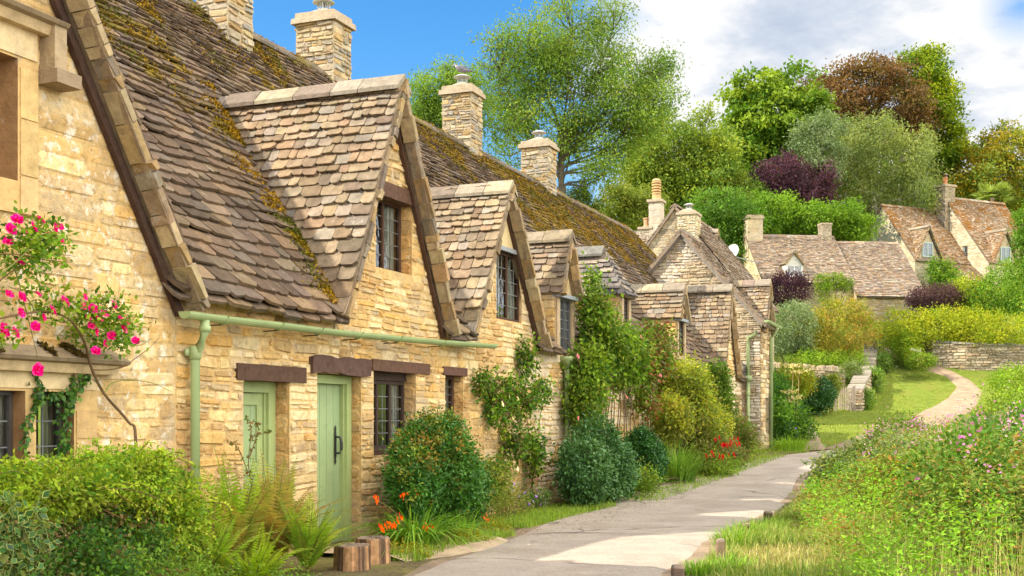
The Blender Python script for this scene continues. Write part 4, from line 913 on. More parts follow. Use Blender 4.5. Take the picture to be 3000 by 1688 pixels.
# picket gate
gp_ = A(14.3, 52.4, float(th(14.3, 52.4))); o = thing('picket_gate', 'weathered grey wooden picket gate at the foot of the sloping wall', 'gate', gp_); gx = unit(A(1, -.1, 0)); gy = A(.1, 1, 0)
WD = (.44, .35, .25); zq = E + (CY - 1033) / FL * 53 - gp_[2]
Fg = lambda s, t, z: gp_ + gx * s + gy * t + Zv * (z + zq)
mb = MB()
for z in (.2, .75): mb = MB(); pbox(mb, Fg, .03, .68, .02, .05, z, z + .09, WD); mb.build('rail', M_WOOD, o)
for i in range(7):
    mb = MB(); x = .03 + i * .098; h = .98 + R.uniform(-.02, .02)
    mb.add([Fg(x, -.01, .05), Fg(x + .062, -.01, .05), Fg(x + .062, .02, .05), Fg(x, .02, .05), Fg(x, -.01, h), Fg(x + .062, -.01, h), Fg(x + .062, .02, h), Fg(x, .02, h), Fg(x + .031, -.01, h + .06), Fg(x + .031, .02, h + .06)], [(0, 1, 5, 8, 4), (3, 7, 9, 6, 2), (0, 4, 7, 3), (1, 2, 6, 5), (4, 8, 9, 7), (5, 6, 9, 8)], cj(.8, 1.15, WD)); mb.build('picket', M_WOOD, o)
for x in (-.08, .72):
    mb = MB(); pbox(mb, Fg, x - .045, x + .045, -.03, .07, -.1, 1.08, (.30, .24, .18)); mb.build('gate_post', M_WOOD, o)
# iron gate
ig = PX(2213, 888, 66.3); o = thing('iron_gate', 'dark wrought iron gate standing at the top of the path beneath the hedge', 'gate', ig); Fi = lambda s, t, z: ig + A(s, t * .0 + s * -.1, z); IR = (.035, .05, .04); mb = MB()
for z in (.12, .85, 1.45): mb.tube([Fi(0, 0, z), Fi(.85, 0, z)], .018, IR, 5)
for s in (0, .85): mb.tube([Fi(s, 0, 0), Fi(s, 0, 1.7)], .03, IR, 6)
mb.build('gate_frame', M_METAL, o)
for i in range(1, 8):
    mb = MB(); s = i * .106; mb.tube([Fi(s, 0, .12), Fi(s, 0, 1.55), Fi(s, 0, 1.62)], [.011, .011, .003], IR, 5); mb.build('bar', M_METAL, o)
# waymark post
sp_ = PX(2313, 907, 62.0); o = thing('signpost', 'small pale wooden waymark post with one short arm beside the retaining wall', 'signpost', sp_); mb = MB()
mb.box(sp_ + A(-.07, -.07, -.3), A(.14, 0, 0), A(0, .14, 0), A(0, 0, .92), (.52, .46, .38)); mb.build('post', M_WOOD, o); mb = MB()
mb.box(sp_ + A(-.48, -.1, .52), A(.5, 0, -.14), A(0, .035, 0), A(.02, 0, .13), (.56, .50, .42)); mb.build('arm', M_WOOD, o)
# tree stumps
def stump(label, px0, px1, ytop, ybase, w2):
    Y = E * FL / (ybase - CY); x = (px0 + px1) / 2; r = (px1 - px0) / 2 / FL * Y; c = A((x - CX) / FL * Y, Y + r, .03); h = (ybase - ytop) / FL * Y * .86
    o = thing('tree_stump', label, 'tree stump', c, 'sawn stumps by the green door'); mb = MB(); n = 56; ph = R.random() * 6
    rr = [r * (1 + .05 * math.sin(2 * q + ph) + .035 * math.sin(5 * q + ph * 2) + R.uniform(-.022, .022)) for q in [2 * math.pi * i / n for i in range(n)]]
    for i in range(n):
        j = (i + 1) % n; q0, q1 = 2 * math.pi * i / n, 2 * math.pi * j / n; k = n1(i * .45, ph, 1, 1.0)
        col = cj(.5, 1.3, ((.34, .185, .085) if k > .47 else (.16, .095, .055)))
        v = []
        if k > .47: col = cj(.75, 1.2, (.34, .19, .09))
        for z, f in ((-.08, 1.06), (h * .3, 1.0), (h * .7, .99 + R.uniform(-.01, .01)), (h - .012, .98), (h, .95)):
            for q, rad in ((q0, rr[i]), (q1, rr[j])): v.append(c + A(math.cos(q) * rad * f, math.sin(q) * rad * f, z))
        for b_ in range(4): g_ = .65 + .7 * n1(i * .9, b_ * 1.3, ph, 1.0); mb.add(v[b_ * 2:b_ * 2 + 4], [(0, 1, 3, 2)], tuple(x * g_ for x in col))
    mb.build('bark', M_WOOD, o); mb = MB()
    for kk, (f0, f1) in enumerate(((0, .25), (.25, .5), (.5, .72), (.72, .95))):
        for i in range(n):
            j = (i + 1) % n; q0, q1 = 2 * math.pi * i / n, 2 * math.pi * j / n; col = cj(.85, 1.1, ((.27, .20, .14) if kk % 2 else (.22, .16, .115)))
            mb.add([c + A(math.cos(q) * rad * f, math.sin(q) * rad * f, h + .001 + R.uniform(-.002, .002)) for f, q, rad in ((f0, q0, rr[i]), (f1, q0, rr[i]), (f1, q1, rr[j]), (f0, q1, rr[j]))], [(0, 1, 2, 3)], col)
    mb.build('cut_face', M_WOOD, o)
stump('shorter sawn tree stump with pale streaked bark, in front of its neighbour', 833, 928, 1376, 1437, 0)
stump('taller sawn tree stump tucked behind the shorter one, beside the strap leaves', 888, 979, 1356, 1420, 0)
# posts along the verge
def bollard(label, px0, px1, ytop, ybase, col):
    Y = E * FL / (ybase - CY); w = (px1 - px0) / FL * Y / 1.25; h = (ybase - ytop) / FL * Y; c = A(((px0 + px1) / 2 - CX) / FL * Y, Y + w / 2, 0); a_ = R.uniform(-.25, .1)
    o = thing('wooden_post', label, 'post', c, 'short wooden posts along the verge'); ux, uy = A(math.cos(a_), math.sin(a_), 0) * w / 2, A(-math.sin(a_), math.cos(a_), 0) * w / 2
    mb = MB(); lean = A(R.uniform(-.02, .02), 0, 0); k = .012 / w * 2
    oct_ = [(-1, -1 + k), (-1 + k, -1), (1 - k, -1), (1, -1 + k), (1, 1 - k), (1 - k, 1), (-1 + k, 1), (-1, 1 - k)]
    L_ = [(-.3, 1), (h * .5, 1), (h - .02, 1.0), (h, .86), (h + .006, .5)]
    v = [c + ux * x * f + uy * y * f + Zv * (z + R.uniform(-.003, .003)) + lean * z for z, f in L_ for x, y in oct_]
    for i in range(4):
        for j in range(8): mb.add([v[i * 8 + j], v[i * 8 + (j + 1) % 8], v[i * 8 + 8 + (j + 1) % 8], v[i * 8 + 8 + j]], [(0, 1, 2, 3)], cj(.85, 1.12, (col if i < 2 else (.27, .20, .14))))
    mb.add(v[32:40], [tuple(range(8))], (.24, .18, .125)); mb.build('post', M_WOOD, o)
bollard('pale weathered wooden post with orange brown face standing in a grass tuft', 1800, 1828, 1358, 1428, (.24, .16, .10))
bollard('short wooden post cut off by the bottom of the view, nearest the road', 1689, 1726, 1424, 1490, (.18, .12, .08))
bollard('dark brown wooden post where the verge meets the sunlit road, farthest of the row', 1922, 1948, 1287, 1326, (.15, .095, .06))
bollard('wooden post half buried in tall grass between the pale post and the dark one', 1866, 1891, 1318, 1352, (.2, .13, .085))
# ================================================================== plants
GR_BRIGHT = [(.20, .30, .03), (.15, .26, .03), (.26, .32, .04), (.11, .20, .025)]
GR_MID = [(.09, .18, .025), (.065, .14, .02), (.12, .21, .03), (.05, .11, .018)]
GR_DARK = [(.03, .085, .018), (.022, .065, .016), (.045, .11, .022), (.02, .05, .014)]
GR_YEL = [(.32, .34, .03), (.26, .31, .03), (.38, .36, .04), (.18, .25, .03)]
GR_GREY = [(.13, .18, .075), (.17, .21, .10), (.10, .15, .06), (.20, .24, .12)]
GR_OLIVE = [(.15, .19, .035), (.12, .16, .03), (.19, .21, .04), (.09, .13, .025)]
PURPLE = [(.075, .028, .045), (.055, .022, .038), (.10, .04, .055), (.045, .022, .035)]
RUST = [(.17, .085, .035), (.13, .07, .03), (.20, .115, .045), (.12, .105, .035), (.10, .065, .03)]
GOLD = [(.27, .205, .03), (.19, .21, .03), (.13, .18, .03), (.32, .21, .025), (.10, .15, .025)]
def crown(lobes, ncl, k, cr, L, pal, shell=.8, up=.45, droop=.1, inner=.72, aspect=.5, spread=.13, hue=None, ljit=.3):
    Cn = np.array([l[0] for l in lobes], float); Rd = np.array([l[1] for l in lobes], float)
    w = np.prod(Rd, 1) ** (2 / 3); ix = rng.choice(len(lobes), ncl, p=w / w.sum())
    u = nrm(rng.normal(0, 1, (ncl, 3))); rad = np.where(rng.random(ncl) < shell, 1 - np.abs(rng.normal(0, spread, ncl)), rng.uniform(.15, .9, ncl))[:, None]
    rad = rad * (1 + .16 * (fn(u * 2.1 + Cn[ix] * .37, 1.3) - .5)[:, None] * 2)
    c = Cn[ix] + u * Rd[ix] * rad; keep = np.ones(ncl, bool)
    for j in range(len(lobes)):
        q = np.linalg.norm((c - Cn[j]) / Rd[j], axis=1); keep &= (q > inner) | (ix == j)
    c = c[keep]; u = u[keep]; n = len(c)
    ccol = pick(pal, n) if hue is None else hue(c, u)
    ccol = ccol * (.72 + .56 * fn(c, .9 / max(.3, float(np.mean(Rd)))))[:, None]
    p = np.repeat(c, k, 0) + rng.normal(0, 1, (n * k, 3)) * np.asarray(cr); uo = np.repeat(u, k, 0)
    dr = nrm(uo * .55 + rng.normal(0, .55, (n * k, 3)) + A(0, 0, -droop)); nr = nrm(uo * .5 + rng.normal(0, .45, (n * k, 3)) + A(0, 0, up))
    Ls = L * rng.uniform(1 - ljit, 1 + ljit, n * k)
    return dict(c=c, u=u, P=p, D=dr, N=nr, L=Ls, W=Ls * aspect * rng.uniform(.8, 1.2, n * k), C=jit(np.repeat(ccol, k, 0)))
def leaves(cr, name='foliage', parent=None, m=None, clip=None):
    if clip is not None:
        q = clip(cr['P']); cr = {k: (v[q] if len(v) == len(q) else v) for k, v in cr.items()}
    return leafmesh(name, cr['P'], cr['D'], cr['N'], cr['L'], cr['W'], cr['C'], m or M_LEAF, parent)
def LB(x0, x1, y0, y1, t, dep=None):
    xm, ym = (x0 + x1) / 2, (y0 + y1) / 2; c = wp(xm, ym, t); Y = c[1]; r = (x1 - x0) / 2 / FL * Y
    return (c, A(r, dep or r, (y1 - y0) / 2 / FL * Y))
def LY(x0, x1, y0, y1, Y, dep=None):
    c = PX((x0 + x1) / 2, (y0 + y1) / 2, Y); r = (x1 - x0) / 2 / FL * Y
    return (c, A(r, dep or r, (y1 - y0) / 2 / FL * Y))
def frontclip(t=-.03):
    return lambda P: ((P - O0) @ N) < t
def shrub(name, label, cat, lobes, pal, ncl=260, k=26, cr=.07, L=.045, m=None, stems=7, base=None, clip=None, scol=(.10, .065, .04), group=None, sr=.012, sprig=34, **kw):
    ct = np.mean([l[0] for l in lobes], 0); bs = A(ct[0], ct[1], float(th(ct[0], ct[1]))) if base is None else np.asarray(base, float)
    o = thing(name, label, cat, bs, group); c = crown(lobes, ncl, k, cr, L, pal, **kw)
    if sprig:
        top = np.where(c['u'][:, 2] > -.25)[0]; q = rng.choice(top, min(sprig, len(top)), False); R0 = float(np.mean([l[1].mean() for l in lobes])); n_ = 14
        d = nrm(c['u'][q] * .8 + rng.normal(0, .35, (len(q), 3)) + A(0, 0, .45)); ln = R0 * rng.uniform(.18, .5, (len(q), 1, 1)); tq_ = np.linspace(.1, 1, n_)[None, :, None]
        P_ = (c['c'][q][:, None] + d[:, None] * ln * tq_ - Zv * ln * tq_ ** 2 * .25).reshape(-1, 3) + rng.normal(0, L * .2, (len(q) * n_, 3)); N_ = len(P_)
        dd_ = nrm(np.repeat(d, n_, 0) * .6 + rng.normal(0, .7, (N_, 3))); L_ = L * rng.uniform(.6, 1.05, N_)
        col_ = np.repeat(c['C'][rng.integers(0, len(c['C']), len(q))] * 1.15, n_, 0)
        for k_, v_ in (('P', P_), ('D', dd_), ('N', rng.normal(0, .5, (N_, 3)) + A(0, 0, 1.)), ('C', jit(np.clip(col_, 0, 1), .15))): c[k_] = np.concatenate([c[k_], v_])
        c['L'] = np.concatenate([c['L'], L_]); c['W'] = np.concatenate([c['W'], L_ * .5])
    leaves(c, 'foliage', o, m, clip)
    if stems:
        mb = MB()
        for i in range(stems):
            e = c['c'][rng.integers(0, len(c['c']))]; q = bs + A(R.uniform(-.3, .3), R.uniform(-.3, .3), 0) * min(1, lobes[0][1][0]); q[2] = float(th(q[0], q[1])) - .05 if base is None else bs[2]
            md = (q + e) / 2 + A(R.uniform(-.1, .1), R.uniform(-.1, .1), .1 * lobes[0][1][2]); mb.tube([q, md, e], [sr, sr * .8, sr * .3], scol, 5, False)
        mb.build('stems', M_BARK, o)
    return o, c
def vine(mb, pts, r0, r1, col, n=6):
    P = [np.asarray(p, float) for p in pts]; out = []
    for i in range(len(P) - 1):
        a, b, c, d = P[max(0, i - 1)], P[i], P[i + 1], P[min(len(P) - 1, i + 2)]
        for j in range(5):
            q = j / 5; out.append(.5 * (2 * b + (c - a) * q + (2 * a - 5 * b + 4 * c - d) * q * q + (3 * b - a - 3 * c + d) * q ** 3))
    out.append(P[-1]); m_ = len(out); mb.tube(out, [r0 + (r1 - r0) * i / (m_ - 1) for i in range(m_)], col, n, False); return out
def bloom_mesh(name, r, cols, n=26, flat=.8):
    """a double rose: petals in whorls, one continuous rosette"""
    V, F, C = [], [], []
    for i in range(n):
        q = i / n; a = i * 2.4; tilt = .15 + 1.15 * q; rr = r * (.25 + .75 * q)
        d = A(math.cos(a) * math.sin(tilt), math.sin(a) * math.sin(tilt), math.cos(tilt) * flat); s = A(-math.sin(a), math.cos(a), 0); b = len(V)
        V += [d * .05 * r, d * rr * .7 + s * rr * .42, d * rr * 1.0 + A(0, 0, .12 * r), d * rr * .7 - s * rr * .42]; F.append((b, b + 1, b + 2, b + 3)); c = cols[R.randrange(len(cols))]; C.append(list(cj(.8, 1.15, c)))
    me = bpy.data.meshes.new(name); me.from_pydata([tuple(v) for v in V], [], F)
    at = me.attributes.new('Col', 'FLOAT_COLOR', 'FACE'); at.data.foreach_set('color', np.array([c + [1] for c in C], np.float32).ravel()); me.materials.append(M_PETAL); return me
def blooms(parent, mesh, pts, name='bloom', face=None, sc=(.8, 1.2)):
    off = rootloc(parent)
    for p in pts:
        o = bpy.data.objects.new(name, mesh); COL.objects.link(o); o.parent = parent; o.location = tuple(np.asarray(p) - off)
        d = (-N if face is None else face) * .8 + A(R.uniform(-.5, .5), R.uniform(-.5, .5), R.uniform(0, .6)); o.rotation_euler = Vector(d).to_track_quat('Z', 'Y').to_euler(); s = R.uniform(*sc); o.scale = (s, s, s)
# ------------------------------------------------------------------ pink climbing rose on the gable
tq = -.28
ros = thing('climbing_rose', 'climbing rose with bright magenta pink blooms arching across the lichened gable', 'rose', wp(345, 1130, -.25) * A(1, 1, 0) + A(0, 0, 0))
mb = MB(); B_ = (.16, .10, .05)
pw = lambda *p: [wp(x, y, t) for x, y, t in p]
main = vine(mb, pw((340, 1449, -.3), (342, 1112, -.25), (322, 1060, -.2), (262, 990, -.18), (228, 920, -.2), (212, 860, -.28), (170, 800, -.36), (90, 785, -.42), (-40, 810, -.5)), .013, .007, B_)
arcs = [main]
for q in (((-60, 760, -.5), (20, 690, -.45), (90, 650, -.42), (140, 640, -.4), (190, 645, -.4)), ((-60, 640, -.55), (40, 640, -.5), (120, 655, -.45), (180, 660, -.42)), ((-40, 720, -.5), (60, 640, -.5), (110, 560, -.45), (150, 545, -.4)), ((170, 800, -.36), (240, 760, -.3), (300, 800, -.28), (345, 850, -.25)), ((212, 860, -.28), (280, 830, -.25), (340, 870, -.22), (385, 850, -.2)), ((90, 785, -.42), (60, 740, -.45), (20, 720, -.5)), ((228, 930, -.2), (300, 925, -.18), (370, 880, -.16), (400, 850, -.16)), ((262, 990, -.18), (290, 960, -.16), (370, 960, -.14), (430, 985, -.14)), ((-40, 655, -.5), (30, 670, -.45), (60, 760, -.4), (95, 900, -.3))):
    arcs.append(vine(mb, pw(*q), .006, .002, (.17, .10, .045) if R.random() < .6 else (.20, .22, .06), 5))
mb.build('stems', M_BARK, ros)
lob = [LB(-30, 165, 535, 730, -.42, .18), LB(60, 190, 560, 650, -.4, .12), LB(30, 210, 715, 815, -.38, .14), LB(180, 345, 730, 900, -.28, .12), LB(250, 365, 780, 880, -.24, .1), LB(-40, 40, 820, 860, -.45, .1), LB(180, 250, 750, 830, -.3, .1)]
cr_ = crown(lob, 230, 11, .05, .046, GR_MID + GR_BRIGHT, shell=.35, inner=0, aspect=.55); leaves(cr_, 'foliage', ros)
pink = [(.66, .02, .22), (.74, .04, .30), (.52, .01, .14), (.80, .10, .40)]
bm = [bloom_mesh('rose_bloom', .052, pink, 34), bloom_mesh('rose_bloom', .040, pink, 28)]
bp = [(25, 578), (58, 582), (82, 572), (118, 590), (135, 575), (150, 572), (42, 555), (155, 610), (100, 555), (20, 610), (48, 662), (22, 742), (52, 748), (95, 742), (130, 782), (50, 788), (88, 822), (108, 800), (160, 760), (212, 748), (232, 778), (220, 800), (245, 805), (262, 792), (285, 770), (300, 800), (318, 812), (240, 835), (280, 845), (265, 865), (240, 885), (230, 822), (340, 858), (10, 825), (35, 838), (12, 840), (92, 930), (310, 830), (205, 770)]
blooms(ros, bm[0], [wp(x, y, -.46 if x < 170 else -.36) for x, y in bp[::2]]); blooms(ros, bm[1], [wp(x, y, -.44 if x < 170 else -.34) for x, y in bp[1::2]])
# ivy trailing down by the low window
iv = thing('ivy', 'dark ivy trailing over the stone mullion of the low leaded window', 'ivy', wp(150, 1200, -.06) * A(1, 1, 0)); mb = MB(); ivp = []
for q in (((85, 900), (95, 960), (92, 1010), (75, 1060), (60, 1120)), ((190, 920), (175, 990), (160, 1040), (158, 1100), (150, 1150)), ((150, 990), (120, 1000), (95, 985)), ((215, 950), (200, 975), (175, 1000)), ((170, 1000), (170, 1060), (165, 1130))):
    ivp += vine(mb, [wp(x, y, -.06) for x, y in q], .004, .002, (.10, .07, .04), 4)
mb.build('stems', M_BARK, iv); ivp = np.repeat(np.array(ivp), 7, 0); n = len(ivp)
leafmesh('foliage', ivp + rng.normal(0, .02, (n, 3)), rng.normal(0, .6, (n, 3)) + [0, 0, -.6], -N + rng.normal(0, .4, (n, 3)), rng.uniform(.025, .055, n), rng.uniform(.025, .05, n), jit(pick(GR_DARK + GR_MID, n)), M_GLOSSLEAF, iv)
# ------------------------------------------------------------------ plants at the foot of the row (survey columns, rows, distance off the wall)
def low(px0, px1, y0, y1, t, d=None): return LB(px0, px1, y0, y1, t, d)
FC = frontclip()
o, c = shrub('cotoneaster', 'big untidy arching green shrub below the stone mullioned window', 'shrub', [low(120, 480, 1130, 1330, -.75, .5), low(-60, 260, 1160, 1300, -.9, .4), low(300, 500, 1190, 1460, -.9, .4)], [(.24, .33, .035), (.16, .26, .03), (.30, .37, .04), (.08, .17, .02), (.22, .24, .04)], 800, 40, (.06, .06, .035), .036, stems=120, scol=(.22, .11, .05), clip=FC, sr=.006, spread=.2, base=W(-2.6, -.7, 0))
# arching sprays of the same shrub
P, Dq, Nq, Cq = [], [], [], []
mb = MB()
for i in range(110):
    a = c['c'][rng.integers(0, len(c['c']))]; d = unit(A(R.uniform(-1, 1), R.uniform(-1, .4), R.uniform(-.1, .7)) + (-N) * .6); ln = R.uniform(.18, .42)
    pts = [a + d * ln * q - Zv * .22 * ln * q * q * 1.6 for q in np.linspace(0, 1, 9)]; mb.tube(pts, .003, (.18, .10, .05), 4, False); cc_ = R.choice([(.27, .38, .04), (.22, .33, .035), (.34, .4, .05), (.12, .23, .025)])
    for q in pts[1:]:
        for s_ in range(5): P.append(q + rng.normal(0, .006, 3)); Dq.append(d * .5 + rng.normal(0, .7, 3)); Nq.append(A(0, 0, 1) - N * .4 + rng.normal(0, .4, 3)); Cq.append(cc_)
n = len(P); leafmesh('spray_foliage', np.array(P), np.array(Dq), np.array(Nq), rng.uniform(.022, .038, n), rng.uniform(.012, .02, n), jit(np.array(Cq)), M_LEAF, o); mb.build('spray_twigs', M_BARK, o)
# variegated periwinkle in the corner
pv = thing('variegated_ivy', 'trailing variegated ivy with cream edged leaves in the shade of the arching shrub', 'ivy', W(-4.1, -.9, 0)); mb = MB(); P = []
for i in range(24):
    x = R.uniform(-30, 130); q = vine(mb, [wp(x + R.uniform(-30, 30), y, -1.28 + R.uniform(-.08, .05)) for y in (1470, 1390, R.uniform(1230, 1360))], .004, .002, (.2, .24, .08), 4); P += q[::2]
for x0, x1 in ((430, 520), (560, 700), (130, 100)): pass
mb.build('stems', M_BARK, pv); P = np.repeat(np.array(P), 4, 0) + rng.normal(0, .02, (len(P) * 4, 3)); n = len(P)
dr = rng.normal(0, .7, (n, 3)) + [.2, -.2, -.1]; nr = -N * .9 + A(0, 0, .5) + rng.normal(0, .35, (n, 3)); L_ = rng.uniform(.04, .075, n)
leafmesh('edge_foliage', P, dr, nr, L_, L_ * .75, jit(np.tile(A(.32, .36, .12), (n, 1)), .15), M_LEAF, pv)
drn = nrm(dr); leafmesh('foliage', P + drn * (L_ * .08)[:, None] + nrm(nr) * .004, dr, nr, L_ * .83, L_ * .60, jit(pick(GR_DARK + [(.06, .13, .03)], n)), M_GLOSSLEAF, pv)
# ferns
def fern(label, base, nf, ln, pal, arch=.55, group='ferns under the windows', spread=1.0):
    o = thing('fern', label, 'fern', base, group); P, Dd, Nn, Ls, Cc = [], [], [], [], []; mb = MB()
    for i in range(nf):
        a = R.uniform(0, 2 * math.pi); h = A(math.cos(a), math.sin(a), 0); l = ln * R.uniform(.6, 1.1); e = R.uniform(.15, .85) * spread; col = R.choice(pal); m_ = 32
        pts = [base + Zv * (l * (q * (1.0 - .15 * e) - arch * e * q ** 2.3)) + h * l * e * q ** 1.35 * .8 for q in np.linspace(0, 1, m_)]
        mb.tube(pts[::5], list(np.linspace(.006, .001, len(pts[::5]))), (.20, .17, .05), 4, False)
        for j in range(3, m_):
            q = j / (m_ - 1); d = unit(pts[j] - pts[j - 1]); sd = unit(np.cross(d, Zv)); up = np.cross(sd, d); w = l * .155 * math.sin(math.pi * min(1, q * .9 + .12)) ** .8 * (1 - q * .55)
            for s_ in (-1, 1):
                P.append(pts[j]); Dd.append(sd * s_ + d * .45 - up * .18 + rng.normal(0, .06, 3)); Nn.append(up + sd * s_ * .2); Ls.append(w); Cc.append(col)
    n = len(P); Ls = np.array(Ls); mb.build('stalks', M_BARK, o); leafmesh('fronds', np.array(P), np.array(Dd), np.array(Nn), Ls, np.maximum(.011, Ls * .2), jit(np.array(Cc), .15), M_LEAF, o); return o
FN = [(.22, .34, .04), (.27, .37, .045), (.17, .28, .035), (.32, .36, .06)]; FB = [(.28, .28, .06), (.34, .26, .07), (.22, .27, .05), (.3, .2, .06)]
for lb, px_, t, nf, ln, pal in (('tall browning fern against the wall beside the drainpipe', 600, -.45, 56, 1.30, FB + FN[:2]), ('browning fern clump in front of the first green door', 690, -.55, 54, 1.20, FB + FN), ('bright green fern spreading over the ground near the stumps', 775, -.95, 44, .85, FN), ('lime green fern with broad arching fronds at the bottom edge', 640, -1.35, 34, .75, [(.25, .36, .03), (.3, .38, .04), (.2, .3, .03)]), ('mid green fern between the arching shrub and the drainpipe', 520, -.9, 44, .95, FN)):
    s = S(px_, t); fern(lb, W(s, t, 0), nf, ln, pal, spread=1.0 if 'lime' not in lb else 1.25)
shrub('low_shrub', 'small leaved green ground cover filling the bottom edge beside the ferns', 'shrub', [low(240, 560, 1390, 1560, -1.6, .3), low(480, 800, 1420, 1580, -1.45, .25)], [(.13, .22, .03), (.18, .27, .04), (.09, .16, .03)], 260, 22, .045, .028, stems=10, base=W(-2.4, -1.5, 0), sr=.005)
shrub('low_shrub', 'dark leaved undergrowth in the shade beneath the big arching shrub', 'shrub', [low(40, 330, 1345, 1520, -1.3, .3), low(150, 420, 1300, 1480, -1.05, .25)], GR_DARK + GR_MID + [(.16, .10, .05)], 300, 26, .055, .036, stems=30, base=W(-3.4, -1.2, 0), sr=.005, scol=(.2, .1, .05))
# thin dead looking stem before the first door
o = thing('seed_stem', 'thin dry flower stem standing before the first green door', 'plant', W(S(640, -.5), -.5, 0)); mb = MB(); P = []
for q in (((640, 1250), (625, 1170), (632, 1080), (620, 1050)), ((628, 1150), (650, 1080), (640, 1060)), ((625, 1190), (600, 1130), (580, 1110)), ((632, 1100), (665, 1090), (680, 1085))): P += vine(mb, [wp(x, y, -.5) for x, y in q], .005, .002, (.16, .10, .05), 4)
mb.build('stems', M_BARK, o); P = np.repeat(np.array(P), 3, 0); n = len(P); leafmesh('foliage', P, rng.normal(0, 1, (n, 3)), rng.normal(0, 1, (n, 3)), rng.uniform(.02, .05, n), rng.uniform(.01, .025, n), jit(pick([(.12, .14, .03), (.2, .1, .04), (.06, .12, .02)], n)), M_LEAF, o)
# round bush by the leaded window
shrub('rounded_bush', 'dense rounded evergreen bush with bronze tips under the leaded windows', 'shrub', [low(980, 1200, 1065, 1310, -.72, .5), low(1010, 1170, 1045, 1180, -.6, .38), low(1110, 1222, 1150, 1330, -.75, .38), low(985, 1100, 1130, 1300, -.82, .33)], [(.035, .11, .015), (.055, .15, .02), (.03, .09, .014), (.08, .18, .025)], 1000, 40, .05, .042, m=M_GLOSSLEAF, stems=26, spread=.09, sr=.006, base=W(S(1090, -.7), -.7, 0), hue=lambda c, u: np.where((rng.random(len(c)) < np.clip((u[:, 2] - .3) * .6 + .06, .03, .5))[:, None], pick([(.23, .22, .035), (.27, .17, .04), (.17, .23, .03)], len(c)), pick([(.035, .11, .015), (.055, .15, .02), (.03, .085, .014), (.08, .18, .025)], len(c))))
# crocosmia
def straps(name, label, cat, base, n, h, spread, wd, pal, group=None, r=.16, droop=1.0, seg=6):
    o = thing(name, label, cat, base, group); a = rng.uniform(0, 2 * math.pi, n); e = rng.uniform(.12, 1, n) * spread
    P = np.tile(base, (n, 1)) + np.stack([np.cos(a) * r * rng.random(n), np.sin(a) * r * rng.random(n), np.zeros(n)], 1)
    blades('leaves', P, h * rng.uniform(.6, 1.1, n), np.stack([np.cos(a) * e, np.sin(a) * e, 0 * a], 1), np.full(n, wd) * rng.uniform(.7, 1.2, n), jit(pick(pal, n), .15), M_GRASS, o, seg, droop); return o
cb = W(S(1040, -.95), -.95, 0)
cro = straps('crocosmia', 'clump of long arching strap leaves with fiery orange flowers by the stumps', 'flowering plant', cb, 250, .60, 1.75, .028, [(.12, .25, .03), (.17, .31, .035), (.08, .18, .025), (.22, .34, .05)], r=.28)
OR = [(.85, .13, .02), (.80, .20, .03), (.70, .07, .02)]; ob = bloom_mesh('orange_bloom', .030, OR, 12, .6); mb = MB(); pts = []
for x, y, t in ((975, 1318, -1.1), (990, 1322, -1.1), (1000, 1310, -1.1), (960, 1330, -1.12), (1080, 1325, -1.1), (1068, 1332, -1.1), (1015, 1250, -.9), (1048, 1253, -.9), (1080, 1262, -.9), (1095, 1255, -.9), (1108, 1265, -.9), (1215, 1307, -.9), (1228, 1305, -.9), (945, 1255, -.8)):
    p = wp(x, y, t); pts += [p + rng.normal(0, .022, 3) for _ in range(6)]; vine(mb, [cb + A(R.uniform(-.1, .1), R.uniform(-.1, .1), .05), (cb + p) / 2 + Zv * .12, p], .004, .002, (.2, .22, .05), 4)
mb.build('flower_stalks', M_BARK, cro); blooms(cro, ob, pts, 'orange_flower', sc=(.6, 1.1))
straps('daylily', 'spray of strap leaves arching over the road edge beside the orange flowers', 'flowering plant', W(S(1165, -1.05), -1.05, 0), 46, .5, 1.7, .026, [(.13, .26, .03), (.18, .32, .04)], r=.12)
shrub('lady_mantle', 'low yellow green ground cover at the road edge below the strap leaves', 'shrub', [low(1060, 1240, 1330, 1400, -1.15, .25), low(960, 1080, 1365, 1420, -1.2, .2), low(1190, 1280, 1310, 1370, -1.05, .25)], [(.26, .26, .03), (.2, .24, .04), (.14, .2, .03), (.33, .25, .03)], 230, 20, .035, .03, stems=8, sr=.004)
shrub('flowering_shrub', 'light green loose leaved shrub between the rounded bush and the white rose', 'shrub', [low(1190, 1290, 1160, 1330, -.6, .3), low(1250, 1330, 1230, 1330, -.6, .25)], GR_OLIVE + [(.26, .27, .06)], 150, 20, .05, .03, stems=8, clip=FC, sr=.005)
